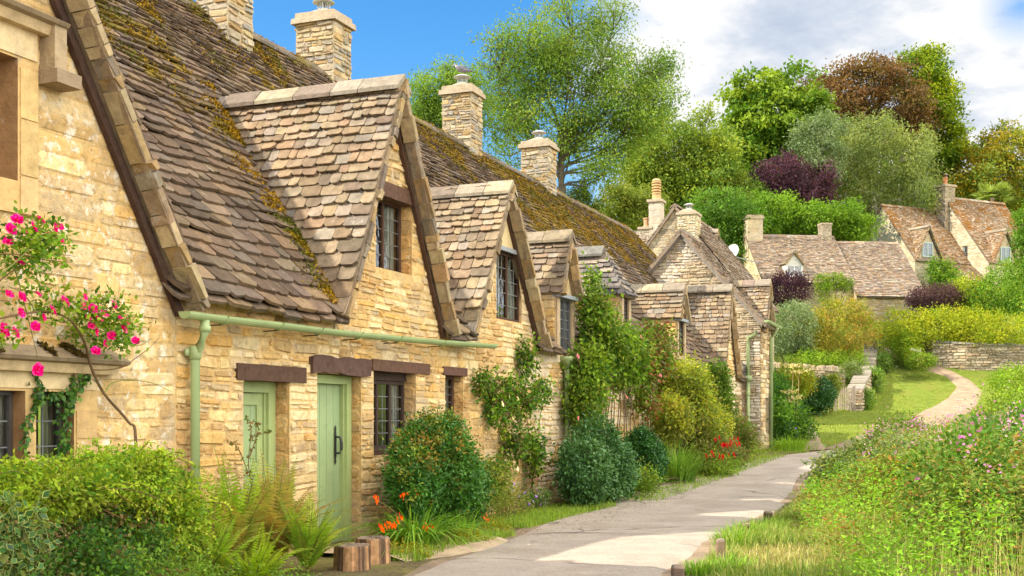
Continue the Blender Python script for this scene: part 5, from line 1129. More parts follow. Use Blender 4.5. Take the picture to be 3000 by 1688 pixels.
# white climbing rose, two stems
wr_ = thing('climbing_rose', 'climbing rose with a few creamy white blooms on the whitewashed wall', 'rose', W(S(1290, -.1), -.1, 0)); mb = MB()
for q in (((1265, 1290), (1270, 1180), (1250, 1060), (1225, 960), (1200, 930)), ((1275, 1290), (1285, 1150), (1290, 1030), (1300, 950)), ((1340, 1270), (1335, 1130), (1320, 1000), (1330, 900), (1310, 840)), ((1325, 1280), (1350, 1150), (1360, 1040), (1375, 990)), ((1300, 1010), (1260, 950), (1210, 990), (1180, 1010)), ((1335, 980), (1380, 960), (1410, 965))): vine(mb, [wp(x, y, -.14) for x, y in q], .009, .004, (.14, .09, .05), 5)
mb.build('stems', M_BARK, wr_)
c = crown([LB(1200, 1300, 940, 1070, -.16, .14), LB(1220, 1370, 950, 1040, -.16, .14), LB(1250, 1330, 1050, 1170, -.18, .14), LB(1315, 1375, 1060, 1210, -.18, .14), LB(1290, 1350, 850, 960, -.12, .1), LB(1340, 1385, 950, 1010, -.14, .1), LB(1230, 1280, 1130, 1280, -.2, .15), LB(1190, 1235, 930, 990, -.14, .1)], 480, 14, .06, .062, GR_MID + GR_BRIGHT[1:3] + [(.03, .09, .02), (.13, .07, .04)], shell=.4, inner=0, aspect=.6, droop=.3); leaves(c, 'foliage', wr_, clip=FC)
wb = bloom_mesh('white_bloom', .05, [(.85, .80, .66), (.80, .72, .52), (.88, .85, .76)]); blooms(wr_, wb, [wp(x, y, -.3) for x, y in ((1280, 998), (1262, 1017), (1330, 960), (1288, 1052), (1300, 1003), (1300, 1180))])
bf = thing('bellflower', 'purple bellflowers growing at the foot of the white rose', 'flowering plant', W(S(1330, -.35), -.35, 0)); c = crown([low(1290, 1385, 1225, 1285, -.4, .22)], 90, 14, .04, .035, GR_MID + GR_GREY, shell=.4); leaves(c, 'foliage', bf)
vb = bloom_mesh('violet_bloom', .034, [(.20, .08, .50), (.28, .14, .60), (.45, .22, .60)], 9, .5); blooms(bf, vb, [wp(x, y, -.55) for x, y in ((1292, 1218), (1288, 1235), (1320, 1240), (1348, 1250), (1340, 1262), (1352, 1205), (1305, 1250), (1358, 1270), (1330, 1268), (1370, 1280), (1350, 1233))])
# climbers between the second gable and the small dormers
cl = thing('climbing_rose', 'tall tangled climber with tiny pink blooms around the first small dormer', 'rose', W(S(1500, -.3), -.3, 0)); mb = MB()
for i in range(22):
    x = R.uniform(1480, 1640); x2 = x + R.uniform(-90, 70); vine(mb, [wp(x, 1110, -.25), wp(x + R.uniform(-20, 20), 1000, -.3), wp((x + x2) / 2, 900, -.35), wp(x2, R.uniform(790, 880), -.3)], .011, .004, (.17, .11, .07), 5)
mb.build('stems', M_BARK, cl)
c = crown([LB(1440, 1590, 800, 930, -.35, .4), LB(1450, 1535, 735, 850, -.25, .3), LB(1490, 1640, 830, 970, -.4, .4), LB(1425, 1530, 870, 1020, -.35, .3), LB(1420, 1520, 960, 1090, -.35, .3), LB(1560, 1690, 840, 960, -.4, .3), LB(1600, 1690, 820, 900, -.35, .3), LB(1600, 1650, 960, 1040, -.4, .25), LB(1475, 1500, 670, 740, -.15, .1)], 1000, 22, .10, .075, GR_MID + GR_BRIGHT[1:3] + GR_OLIVE, shell=.55, inner=.3, aspect=.6, droop=.3, hue=lambda c, u: np.where((rng.random(len(c)) < np.clip((c[:, 0] - W(S(1590, -.35), -.35, 0)[0]) * .8, 0, .45))[:, None], pick([(.22, .08, .04), (.26, .13, .05), (.16, .12, .05)], len(c)), pick(GR_MID + GR_BRIGHT[:3] + GR_OLIVE, len(c)))); leaves(c, 'foliage', cl, clip=FC)
pb = bloom_mesh('pink_bloom', .055, [(.72, .30, .34), (.75, .42, .42), (.62, .16, .25)]); blooms(cl, pb, [wp(x, y, -.75) for x, y in ((1452, 897), (1482, 1090), (1575, 1000), (1660, 945), (1655, 958), (1625, 1012), (1453, 1052), (1700, 870), (1640, 880), (1612, 848))], sc=(.7, 1.1))
# dark laurel and clipped ball
shrub('evergreen_bush', 'large blue green glossy bush hiding the foot of the second drainpipe', 'shrub', [low(1422, 1580, 1070, 1262, -.75, .6), low(1410, 1530, 1110, 1262, -.9, .5), low(1500, 1590, 1120, 1250, -.9, .5)], [(.045, .11, .03), (.065, .145, .04), (.03, .08, .022), (.09, .17, .05)], 620, 36, .07, .06, m=M_GLOSSLEAF, stems=14, spread=.08)
shrub('clipped_bush', 'small tight clipped dark green ball bush right of the larger evergreen', 'shrub', [low(1575, 1655, 1085, 1215, -.8, .5), low(1600, 1670, 1115, 1215, -.8, .4)], [(.03, .10, .02), (.05, .14, .025), (.022, .07, .016)], 460, 36, .05, .05, m=M_GLOSSLEAF, stems=8, spread=.04)
straps('grass_clump', 'fountain of long green grass blades at the road edge before the golden climber', 'grass', W(S(1705, -.95), -.95, .03), 420, 1.05, .95, .02, [(.12, .24, .03), (.17, .29, .04), (.22, .31, .06), (.08, .17, .025)], r=.35)
shrub('golden_climber', 'golden yellow climbing shrub heaped against the cottage wall', 'climber', [LB(1665, 1780, 910, 1030, -.55, .55), LB(1680, 1800, 960, 1130, -.6, .6), LB(1650, 1730, 1000, 1120, -.6, .5), LB(1730, 1830, 1020, 1140, -.6, .5)], GR_YEL + [(.22, .22, .04)], 850, 28, .10, .075, stems=18, clip=FC, hue=lambda c, u: np.where((rng.random(len(c)) < np.clip(.45 + u[:, 2] * .5, .1, .95))[:, None], pick([(.32, .33, .035), (.26, .31, .04), (.34, .29, .05), (.2, .26, .035)], len(c)), pick(GR_OLIVE + [(.2, .19, .05)], len(c))))
shrub('climbing_plant', 'green climber creeping along the eaves beside the golden shrub', 'climber', [LB(1780, 1830, 915, 1010, -.35, .3), LB(1800, 1840, 980, 1100, -.4, .3)], GR_MID + GR_OLIVE, 240, 24, .10, .08, stems=8, clip=FC)
o, c = shrub('flowering_shrub', 'mixed border shrubs speckled with red blooms near the end of the row', 'shrub', [low(1730, 1830, 1080, 1180, -.9, .6), low(1800, 1890, 1060, 1150, -.8, .6), low(1780, 1870, 1120, 1175, -1.0, .5), low(1745, 1800, 1130, 1195, -1.0, .5)], GR_OLIVE + [(.2, .17, .06), (.1, .16, .03), (.16, .08, .05)], 640, 28, .09, .075, stems=14, clip=FC)
rb = bloom_mesh('red_bloom', .075, [(.45, .012, .02), (.6, .03, .03), (.34, .01, .02)], 12, .5); pts = [wp(x + R.uniform(-9, 9), y + R.uniform(-4, 4), -1.45) for x, y in ((1820, 1120), (1828, 1122), (1835, 1118), (1842, 1112), (1850, 1105), (1812, 1150), (1825, 1148), (1838, 1146), (1790, 1142), (1782, 1146), (1860, 1118), (1800, 1105)) for _ in range(3)]; blooms(o, rb, pts, 'red_bloom', sc=(.6, 1.1))
shrub('low_shrub', 'pale green perennials spilling onto the road edge before the red flowers', 'shrub', [low(1740, 1850, 1150, 1200, -1.25, .45), low(1850, 1910, 1110, 1150, -.95, .4), low(1560, 1660, 1185, 1235, -1.1, .35)], GR_BRIGHT + GR_OLIVE, 260, 20, .08, .055, stems=6)
o, c = shrub('flowering_shrub', 'dark leafy shrub dotted with violet flowers beyond the end house', 'shrub', [LY(1912, 2010, 975, 1110, 38, 1.0), LY(1950, 2040, 1030, 1120, 37.5, .8), LY(1915, 1980, 940, 1030, 39.5, .8), LY(1925, 1990, 1010, 1112, 34.6, .7)], GR_MID + GR_BRIGHT[1:2] + GR_DARK[:2], 620, 28, .14, .10, stems=12)
vb2 = bloom_mesh('violet_bloom', .10, [(.24, .14, .60), (.34, .22, .68)], 9, .5); blooms(o, vb2, [PX(x, y, 36.4) for x, y in ((1985, 1075), (1992, 1066), (1975, 1092), (1955, 1080), (2000, 1078), (1968, 1060))], face=A(0, -1, .2), sc=(.6, 1.1))
straps('low_shrub', 'tuft of long grass at the foot of the end house wall', 'grass', W(22.3, -1.3, .45), 260, .5, 1.0, .02, [(.14, .25, .03), (.2, .3, .04)], r=.8)
o = thing('hogweed', 'tall dried umbels of hogweed rising above the dark leafy shrub', 'plant', PX(1995, 1090, 37.2) * A(1, 1, 0) + A(0, 0, .55)); mb = MB(); P = []
for x, y in ((1996, 920), (2010, 935), (1985, 985), (2000, 1000), (1990, 1045), (1978, 1010)):
    p = PX(x, y, 37.0); vine(mb, [PX(1992, 1100, 37.2), PX(x - 4, (y + 1100) / 2, 37), p], .02, .008, (.35, .28, .12), 5); n = 70; leafmesh('seed_clumps', p + rng.normal(0, 1, (n, 3)) * [.12, .12, .025], rng.normal(0, 1, (n, 3)), rng.normal(0, .5, (n, 3)) + [0, 0, 1.], np.full(n, .07), np.full(n, .05), jit(pick([(.5, .42, .2), (.42, .33, .15), (.55, .5, .3)], n)), M_LEAF, o)
mb.build('stems', M_BARK, o)
# ------------------------------------------------------------------ plants on the slope
SH = [
 ('shrub', 'yellow green shrub with a fiery tinge in front of the coped garden wall', [LY(1950, 2040, 925, 990, 49, 1.0)], [(.24, .27, .03), (.3, .22, .03), (.16, .22, .03)], 300, 24, .16, .10, 6, None),
 ('ivy_bush', 'dark ivy covered mound next to the picket gate', [LY(2010, 2096, 955, 1035, 50.5, 1.0), LY(1990, 2060, 985, 1035, 50, .8)], GR_DARK + [(.05, .12, .03)], 520, 22, .09, .10, 4, 'g'),
 ('ivy_bush', 'yellow tinged ivy climbing the corner beside the dark mound', [LY(2075, 2110, 945, 990, 51.4, .6)], GR_OLIVE + GR_YEL[:1], 110, 18, .1, .09, 2, None),
 ('round_shrub', 'tall grey green rounded shrub behind the garden wall', [LY(1938, 2040, 760, 890, 60, 1.6), LY(1930, 1990, 790, 890, 59.5, 1.4), LY(1985, 2045, 775, 895, 59.5, 1.4)], GR_GREY, 620, 24, .16, .11, 5, None),
 ('round_shrub', 'broad golden green shrub flecked with copper on the terrace', [LY(2020, 2205, 770, 892, 61, 2.0), LY(2060, 2180, 752, 850, 61, 1.6), LY(2012, 2080, 800, 895, 60, 1.4)], [(.22, .24, .035), (.30, .27, .04), (.14, .19, .03), (.33, .19, .05)], 760, 24, .17, .12, 6, None),
 ('low_shrub', 'bright green ground cover along the top of the coped wall', [LY(1975, 2110, 885, 915, 58.5, .8), LY(2080, 2180, 885, 935, 59.5, .8)], GR_BRIGHT, 240, 20, .14, .09, 0, None),
 ('low_shrub', 'grey leaved plants trailing on the slope of the stepped wall', [LY(2115, 2165, 915, 948, 56.3, .4)], GR_GREY + GR_OLIVE, 80, 18, .10, .08, 0, None),
 ('barberry', 'dark purple barberry between the end dormer and the cream cottage', [LY(1935, 2035, 690, 765, 66, 1.4), LY(1920, 1990, 700, 770, 65.5, 1.2)], PURPLE, 360, 24, .17, .11, 5, None),
 ('barberry', 'low spreading purple barberry before the slate roofed extension', [LY(2290, 2415, 722, 782, 66.5, 1.3)], [(.085, .045, .05), (.07, .035, .042), (.11, .06, .06)], 380, 24, .16, .11, 5, None),
 ('climbing_plant', 'pale green climber growing over the eaves of the cream cottage', [LY(2045, 2140, 692, 725, 69.3, .4), LY(2060, 2085, 700, 765, 69.2, .3), LY(2110, 2142, 700, 735, 69.2, .3)], GR_BRIGHT + GR_OLIVE, 200, 18, .13, .11, 4, None),
 ('ivy', 'bright green ivy spilling down the front of the tall gabled house', [LY(2338, 2400, 655, 735, 83.0, .6), LY(2380, 2420, 680, 745, 82.5, .8), LY(2335, 2370, 650, 690, 83.4, .3)], GR_BRIGHT[1:] + GR_MID, 260, 20, .22, .16, 4, None),
 ('shrub', 'golden shrub at the right of the low purple barberry', [LY(2395, 2480, 705, 790, 67, 1.5)], GR_YEL + GR_OLIVE, 280, 24, .2, .12, 4, None),
 ('shrub', 'tall green rambling shrub beneath the upper house on the right', [LY(2440, 2560, 700, 800, 65.5, 1.8), LY(2480, 2590, 660, 780, 66, 1.6), LY(2540, 2620, 690, 800, 64, 1.4)], GR_BRIGHT + GR_MID, 620, 24, .2, .13, 5, None),
 ('hedge', 'long lime green hedge arching over the retaining wall', [LY(2225, 2420, 785, 872, 63.5, 1.2), LY(2380, 2620, 790, 880, 62.8, 1.2), LY(2215, 2300, 780, 880, 64.3, 1.0), LY(2300, 2520, 778, 840, 64.5, 1.2)], GR_YEL, 1000, 24, .17, .12, 5, None),
 ('shrub', 'lime leaved shrub at the hedge end beside the iron gate', [LY(2245, 2315, 830, 905, 63.0, .9), LY(2280, 2318, 880, 915, 62.2, .6)], GR_YEL[1:] + GR_BRIGHT, 260, 22, .14, .10, 3, None),
 ('low_shrub', 'green weeds at the foot of the waymark post', [LY(2285, 2350, 895, 922, 60.3, .7)], GR_BRIGHT + GR_OLIVE, 140, 20, .12, .09, 0, None),
 ('low_shrub', 'leafy plants growing along the path side of the sloping wall', [LY(2185, 2215, 930, 985, 57.5, .5), LY(2205, 2235, 892, 940, 62, .5), LY(2165, 2195, 985, 1030, 53.3, .4)], GR_MID + GR_GREY + GR_BRIGHT, 340, 20, .13, .10, 0, None),
 ('bush', 'loose green bush leaning over the dirt at the meadow corner', [LY(2200, 2290, 1080, 1140, 32, 1.0), LY(2230, 2310, 1060, 1110, 33, .8)], GR_MID + GR_OLIVE + [(.2, .13, .1)], 420, 22, .14, .085, 8, None),
 ('bush', 'spreading green bush at the right edge above the meadow', [LY(2480, 2620, 990, 1100, 36, 1.4), LY(2560, 2640, 930, 1040, 42, 1.4)], GR_BRIGHT + GR_OLIVE, 420, 22, .17, .10, 6, None),
 ('bush', 'tall leafy bush reaching in from the right side of the meadow path', [LY(2500, 2640, 930, 990, 47, 1.5)], GR_BRIGHT, 240, 22, .17, .10, 4, None),
]
for nm, lb, lob, pal, ncl, k, cr, L, st, g in SH: shrub(nm, lb, nm.replace('_', ' '), lob, pal, ncl, k, cr, L, stems=st, m=M_GLOSSLEAF if g else None, spread=.10, sr=.03)
for i, (lb, lob, pal, fc) in enumerate((
  ('large tangled bush with mauve flowers at the bottom right corner of the meadow', [(A(4.35, 10.9, .62), A(.75, .7, .62)), (A(5.0, 11.6, .7), A(.8, .7, .68))], GR_MID + [(.16, .22, .04)], 40),
  ('bronze tinted bush in the middle of the meadow', [(A(4.7, 14.2, .45), A(.6, .6, .45)), (A(5.3, 14.8, .5), A(.5, .5, .45))], [(.24, .16, .04), (.15, .19, .04), (.28, .15, .04), (.12, .18, .03)], 0),
  ('dark green bush with mauve flowers at the right edge of the meadow', [(A(6.6, 15.8, .65), A(.9, .8, .62)), (A(7.4, 17.0, .75), A(.9, .8, .7))], GR_MID + GR_DARK[:2], 46),
  ('grey green sage like bush beside the bright weeds', [(A(5.6, 18.2, .5), A(.9, .7, .45))], GR_GREY + GR_OLIVE, 0),
  ('spreading olive green bush farther along the meadow', [(A(8.9, 22.5, .5), A(1.1, 1.0, .45)), (A(9.9, 24.0, .55), A(1.1, 1.0, .5))], GR_MID + GR_OLIVE, 0))):
    o, c = shrub('bush', lb, 'bush', lob, pal, 420, 26, .08, .062, stems=10, spread=.16, sr=.006)
    if fc: q = rng.choice(len(c['c']), fc, False); q = q[c['u'][q][:, 2] > -.2]; blooms(o, bloom_mesh('mauve_bloom', .034, [(.50, .14, .46), (.60, .24, .56), (.42, .10, .36)], 9, .5), c['c'][q] + c['u'][q] * .07, 'mauve_bloom', face=A(-.3, -1, .4), sc=(.7, 1.2))
# ------------------------------------------------------------------ trees
def tree(label, lobes, pal, Y, tx, fork, ncl, k, cr, L, tr=.35, twigs=160, name='tree', bark=(.13, .10, .075), limb=.13, fx=None, m=None, dens=(.85, 2.7, .80), **kw):
    b = PX(tx, 900, Y); b[2] = float(th(b[0], b[1])); fk = PX(fx or tx, fork, Y)
    big = list(lobes)
    for ce, rd in big:
        for u_ in nrm(rng.normal(0, 1, (8, 3)) * [1, 1, .9] + [0, -.3, .15]): lobes.append((ce + u_ * rd * R.uniform(.75, 1.12), rd * R.uniform(.24, .5)))
    o = thing(name, label, 'tree', b); c = crown(lobes, int(ncl * dens[0]), int(k * dens[1]), np.asarray(cr) * dens[2], L * .72, pal, **kw); leaves(c, 'crown', o, m); mb = MB()
    mb.tube([b - Zv * .4, b + Zv * .4, (b + fk) / 2 + A(.1, 0, 0), fk], [tr * 1.5, tr * 1.1, tr * .9, tr * .75], bark, 9); S_ = []
    for ce, rd in big:
        f2 = fk + Zv * max(0, R.uniform(.1, .55) * (ce[2] - fk[2])) + A(R.uniform(-.1, .1), 0, 0); S_.append(f2); mb.tube([fk, f2], [tr * .5, tr * .3], bark, 7, False)
        for j in range(2):
            e = ce + rd * nrm(rng.normal(0, 1, (1, 3)))[0] * R.uniform(.1, .75); md = f2 * .5 + e * .5 + A(0, 0, -.12 * np.linalg.norm(e - f2)) * (1 if j else .3)
            S_ += vine(mb, [f2 - Zv * .2, f2 * .75 + md * .25, md, e], tr * .26 if j == 0 else limb * .6, .025, bark, 6)
    S_ = np.array(S_)
    for i in rng.choice(len(c['c']), min(twigs, len(c['c'])), False):
        e = c['c'][i]; d = np.linalg.norm(S_ - e, axis=1) + 1.2 * np.maximum(0, S_[:, 2] - e[2]); q = S_[int(np.argmin(d))]; mb.tube([q, (q + e) / 2 + rng.normal(0, .12, 3) - Zv * .1, e], [.035, .025, .012], bark, 4, False)
    mb.build('trunk', M_BARK, o); return o
def T(*l, Y=60, dep=None): return [LY(x - rx, x + rx, y - ry, y + ry, Y, dep) for x, y, rx, ry in l]
tree('tall airy ash tree with blue sky showing through its branches behind the row', T((1430, 90, 95, 90), (1530, 110, 60, 95), (1330, 130, 80, 80), (1260, 190, 75, 75), (1440, 220, 110, 90), (1560, 230, 75, 90), (1330, 270, 100, 75), (1630, 240, 60, 85), (1500, 320, 95, 60), (1400, 350, 85, 60), (1600, 320, 60, 55), (1275, 370, 55, 55), (1660, 185, 28, 35), (1545, 385, 50, 30), (1510, 440, 40, 30), Y=62, dep=3.0), [(.15, .23, .04), (.11, .19, .035), (.19, .27, .045), (.22, .25, .05), (.085, .15, .03)], 62, 1412, 470, 900, 26, (.40, .40, .26), .22, .32, 420, 'ash_tree', (.16, .13, .10), dens=(1.5, 2.0, 1.0), shell=.55, inner=.25, aspect=.42, droop=.35, spread=.2)
tree('smaller ash tree left of the tall one, behind the middle chimney', T((1110, 230, 65, 60), (1060, 255, 40, 50), (1150, 290, 60, 60), (1085, 300, 55, 40), (1180, 240, 45, 50), Y=58, dep=1.6), [(.15, .23, .04), (.11, .18, .035), (.19, .26, .05)], 58, 1180, 420, 300, 24, (.30, .30, .2), .20, .18, 130, 'ash_tree', (.16, .13, .10), dens=(1.5, 2.0, 1.0), shell=.5, inner=.2, aspect=.42, droop=.35, spread=.22)
tree('sunlit yellow green tree above the clustered chimneys', T((1700, 400, 80, 95), (1780, 400, 70, 95), (1650, 470, 65, 75), (1760, 490, 80, 70), (1690, 520, 70, 60), (1620, 420, 40, 70), Y=84, dep=3), [(.19, .24, .035), (.14, .20, .035), (.24, .27, .04), (.10, .16, .03)], 84, 1700, 560, 620, 30, (.55, .55, .4), .36, .3, 160, 'tree', (.18, .14, .1), shell=.6, inner=.35, spread=.16)
tree('dense dark green chestnut tree left of the copper beech', T((1950, 260, 85, 75), (1900, 330, 65, 80), (1990, 340, 80, 90), (1930, 420, 85, 70), (1880, 450, 60, 60), (1850, 400, 30, 60), Y=98, dep=4), [(.10, .18, .022), (.15, .22, .028), (.20, .26, .033), (.065, .125, .018)], 98, 1940, 520, 760, 30, (.55, .55, .32), .52, .45, 90, 'chestnut_tree', aspect=.6, spread=.09, droop=.3)
tree('copper beech with rust brown leaves crowning the hill', T((2150, 240, 90, 65), (2085, 275, 60, 75), (2220, 215, 65, 55), (2250, 280, 60, 70), (2120, 340, 70, 60), (2285, 345, 40, 45), (2060, 330, 40, 70), (2190, 330, 80, 60), Y=104, dep=4), RUST, 104, 2170, 480, 760, 30, (.6, .6, .4), .42, .45, 120, 'copper_beech', spread=.12, shell=.7)
tree('tall bright green tree at the right shoulder of the copper beech', T((2305, 185, 42, 40), (2340, 245, 45, 65), (2355, 330, 42, 70), (2330, 310, 40, 60), (2280, 165, 20, 18), (2345, 400, 40, 50), Y=105.5, dep=3.5), [(.18, .24, .02), (.26, .29, .025), (.11, .17, .02), (.07, .12, .018)], 105.5, 2310, 500, 520, 30, (.6, .6, .36), .45, .4, 80, 'tree', spread=.1)
tree('slim grey green birch beneath the copper beech', T((2060, 350, 50, 45), (2040, 390, 50, 40), (2085, 395, 35, 50), Y=88, dep=2), GR_GREY, 88, 2060, 440, 260, 30, (.38, .38, .34), .26, .2, 60, 'birch_tree', (.4, .36, .3), spread=.12, droop=.4)
tree('broad pale green birch with golden flecks, behind the upper cottages', T((2200, 370, 65, 75), (2150, 430, 75, 85), (2250, 430, 80, 90), (2310, 490, 60, 70), (2200, 500, 90, 70), (2120, 490, 50, 60), (2260, 530, 90, 55), Y=92, dep=3.5), [(.18, .21, .06), (.14, .18, .055), (.23, .25, .07), (.11, .15, .045)], 92, 2200, 520, 1050, 32, (.42, .42, .5), .27, .3, 120, 'birch_tree', (.42, .38, .3), spread=.1, droop=.7, up=.2)
tree('purple leaved plum tree among the green ones', T((1990, 450, 70, 48), (1930, 480, 55, 42), (2050, 475, 45, 50), (1995, 500, 80, 40), Y=87, dep=2.5), PURPLE + [(.12, .055, .085), (.14, .07, .10)], 87, 1990, 540, 380, 28, (.42, .42, .3), .30, .2, 160, 'plum_tree', (.12, .08, .08), spread=.16, shell=.6)
tree('orange tinted tree at the right edge of the wood', T((2460, 420, 65, 55), (2530, 390, 60, 60), (2440, 480, 60, 55), (2540, 470, 70, 70), (2600, 430, 60, 90), Y=104, dep=4), GOLD, 104, 2500, 560, 560, 30, (.6, .6, .4), .42, .4, 80, 'tree', spread=.1)
tree('mid green tree standing directly behind the chimneyed rubble gable', T((1800, 600, 65, 70), (1850, 560, 60, 60), (1790, 530, 55, 50), (1850, 640, 50, 60), Y=76, dep=2.5), GR_MID + [(.14, .19, .04)], 76, 1810, 680, 480, 28, (.42, .42, .3), .28, .3, 60, 'tree', spread=.1)
tree('bright green laurel thicket rising behind the cream cottage', T((1950, 540, 65, 45), (2030, 560, 70, 45), (2110, 560, 55, 40), (1910, 580, 40, 40), (2140, 585, 45, 28), Y=80, dep=2), [(.12, .21, .025), (.085, .16, .02), (.16, .25, .03)], 80, 2000, 620, 620, 28, (.36, .36, .26), .28, .2, 40, 'laurel_tree', spread=.09)
tree('small bushy tree at the skyline beyond the end of the ridge', T((1550, 520, 45, 40), (1590, 540, 40, 40), (1520, 545, 28, 28), (1630, 530, 30, 40), Y=70, dep=1.6), GR_OLIVE + [(.22, .22, .04)], 70, 1560, 590, 300, 26, (.36, .36, .26), .24, .2, 60, 'tree', spread=.14)
tree('dark young fir tip peeping over the mossy ridge', T((1462, 505, 26, 34), (1440, 530, 30, 25), (1490, 535, 22, 22), Y=66, dep=1.0), [(.07, .12, .025), (.05, .09, .02), (.1, .13, .03)], 66, 1465, 560, 130, 24, (.2, .2, .3), .2, .12, 30, 'fir_tree', spread=.2)
tree('leafy green tree framing the right edge before the upper house', T((2592, 620, 28, 55), (2600, 700, 40, 55), (2590, 560, 22, 36), (2620, 540, 36, 46), Y=60, dep=1.4), GR_BRIGHT[1:] + GR_MID, 60, 2600, 740, 330, 26, (.26, .26, .22), .19, .16, 40, 'tree', spread=.14)
tree('young green tree filling the gap below the purple plum', T((1880, 520, 45, 45), (1850, 500, 35, 40), Y=84, dep=2), GR_MID + GR_OLIVE, 84, 1870, 580, 220, 28, (.4, .4, .3), .28, .16, 30, 'tree', spread=.12)
# palm
pm = PX(2497, 520, 97.0); pm[2] = float(th(pm[0], pm[1])); pt_ = PX(2497, 498, 97.0); o = thing('palm_tree', 'fan palm showing above the roof of the upper house', 'palm', pm); mb = MB(); mb.tube([pm, (pm + pt_) / 2, pt_], [.22, .2, .18], (.16, .12, .08), 8); mb.build('trunk', M_BARK, o)
P, Dq, Lq, Cq = [], [], [], []
for i in range(26):
    d = unit(A(R.uniform(-1, 1), R.uniform(-1, 1), R.uniform(-.2, 1))); h = pt_ + d * .8; u_ = unit(np.cross(d, A(.1, .2, 1)))
    for a in np.linspace(-1.2, 1.2, 13): P.append(h); Dq.append(d * math.cos(a) + u_ * math.sin(a) - Zv * .15); Lq.append(1.0); Cq.append((.20, .25, .06))
n = len(P); leafmesh('crown', np.array(P), np.array(Dq), rng.normal(0, 1, (n, 3)), np.array(Lq), np.full(n, .12), jit(np.array(Cq)), M_LEAF, o)
# wood in the distance, one mass
c = crown([LY(x - 110, x + 110, y, y + 260, 135, 8) for x, y in ((1620, 560), (1780, 520), (1940, 470), (2100, 430), (2260, 420), (2420, 470), (2560, 470), (2700, 480))], 1500, 30, (1.1, 1.1, .8), .8, GR_MID + GR_OLIVE, spread=.08)
o = leaves(c, 'distant_woodland'); tag(o, 'distant woodland closing the hill behind the trees', 'woodland', None, 'stuff')
# ------------------------------------------------------------------ meadow of tall weeds on the right of the road
XR = np.array([(Y, x) for Y, x in [(4, 2.0), (8, 2.25)] + [(GP(px_, y)[1], GP(px_, y)[0]) for y, px_ in ((1449, 2090), (1400, 2040), (1340, 2010), (1300, 2010), (1260, 2035), (1225, 2050), (1200, 2070), (1175, 2165), (1150, 2270), (1136, 2360))]])
def xr(Y): return np.interp(Y, XR[:, 0], XR[:, 1])
def meadow_pts(n, y0, y1, mx=1.6):
    Y = rng.uniform(y0, y1, n); x0 = xr(Y) + .05; x1 = .435 * Y + mx; X = x0 + (x1 - x0) * rng.random(n); k = rng.random(n) < np.clip((x1 - x0) / 8, 0, 1); return X[k], Y[k]
X, Y = meadow_pts(9500, 7.5, 37)
pp = np.stack([X, Y, X * 0], 1); edge = np.clip((X - xr(Y)) / 1.3, 0, 1); hn = fn(pp, .55)
H = (.18 + .66 * edge * (.30 + 1.5 * (hn - .2)) + .18 * rng.random(len(X))) * np.clip(1.25 - .012 * np.abs(Y - 18), .8, 1.2); H *= np.interp(X - xr(Y), [0, 2, 4, 8], [.85, 1.2, 1.25, 1.15]) * np.interp(Y, [18, 24, 30, 40], [1, .82, .68, .5])
base = np.stack([X, Y, th(X, Y)], 1); m_ = 46; n = len(X)
kind = fn(pp + [31, 7, 0], .42); k2 = fn(pp + [3, 77, 0], .9)
pc = pick([(.12, .20, .03), (.17, .25, .035), (.07, .14, .025), (.22, .26, .05), (.04, .10, .02), (.15, .17, .05)], n)
pc[kind > .63] = pick([(.24, .15, .04), (.2, .19, .05), (.14, .2, .04), (.12, .2, .04), (.26, .13, .04)], int((kind > .63).sum())); pc[kind < .40] = pick([(.10, .17, .055), (.14, .2, .08), (.2, .2, .12)], int((kind < .40).sum()))
br = (edge < .8) & (kind < .6); pc[br] = pick([(.17, .31, .03), (.22, .36, .04), (.13, .25, .03)], int(br.sum()))
q = rng.random((n, m_)) ** .75; lean = rng.normal(0, .16, (n, 1, 2)); a = rng.uniform(0, 2 * np.pi, (n, m_)); rad = .05 + .12 * rng.random((n, m_)) * (1.15 - q)
Pp = np.empty((n, m_, 3)); Pp[..., 0] = base[:, None, 0] + lean[..., 0] * q * H[:, None] + np.cos(a) * rad; Pp[..., 1] = base[:, None, 1] + lean[..., 1] * q * H[:, None] + np.sin(a) * rad; Pp[..., 2] = base[:, None, 2] + q * H[:, None]
Dd = np.stack([np.cos(a), np.sin(a), rng.uniform(-.5, .9, a.shape)], -1).reshape(-1, 3); Nn = rng.normal(0, .45, (n * m_, 3)) + [0, 0, 1.]
Ls = rng.uniform(.03, .075, n * m_) * np.repeat(np.clip(.7 + .016 * Y, .75, 1.2), m_); C_ = jit(np.repeat(pc, m_, 0), .25)
o = leafmesh('undergrowth', Pp.reshape(-1, 3), Dd, Nn, Ls, Ls * rng.uniform(.24, .46, n * m_), C_, M_LEAF); tag(o, 'sunlit mass of tall weeds and leafy undergrowth right of the road', 'undergrowth', None, 'stuff')
# pink willowherb flowers in drifts
fl = (k2 > .55) & (edge > .75) & (rng.random(n) < .26) & ((X / Y > .30) | (Y > 24)); bi = np.where(fl)[0]; tops = base[bi] + np.stack([lean[bi, 0, 0] * H[bi], lean[bi, 0, 1] * H[bi], H[bi] * 1.06 + .05], 1)
f = 8; P = np.repeat(tops, f, 0) + rng.normal(0, 1, (len(bi) * f, 3)) * [.035, .035, .06]; nn = len(P); sz = np.repeat(rng.uniform(.018, .036, len(bi)), f)
o = leafmesh('wildflowers', P, rng.normal(0, 1, (nn, 3)), rng.normal(0, .6, (nn, 3)) + A(-.3, -1, .4), sz, sz * .8, jit(np.repeat(pick([(.44, .16, .34), (.52, .25, .40), (.38, .12, .28), (.48, .30, .33)], len(bi)), f, 0)), M_PETAL); tag(o, 'pink and mauve willowherb flowers scattered through the undergrowth', 'wildflowers', None, 'stuff')
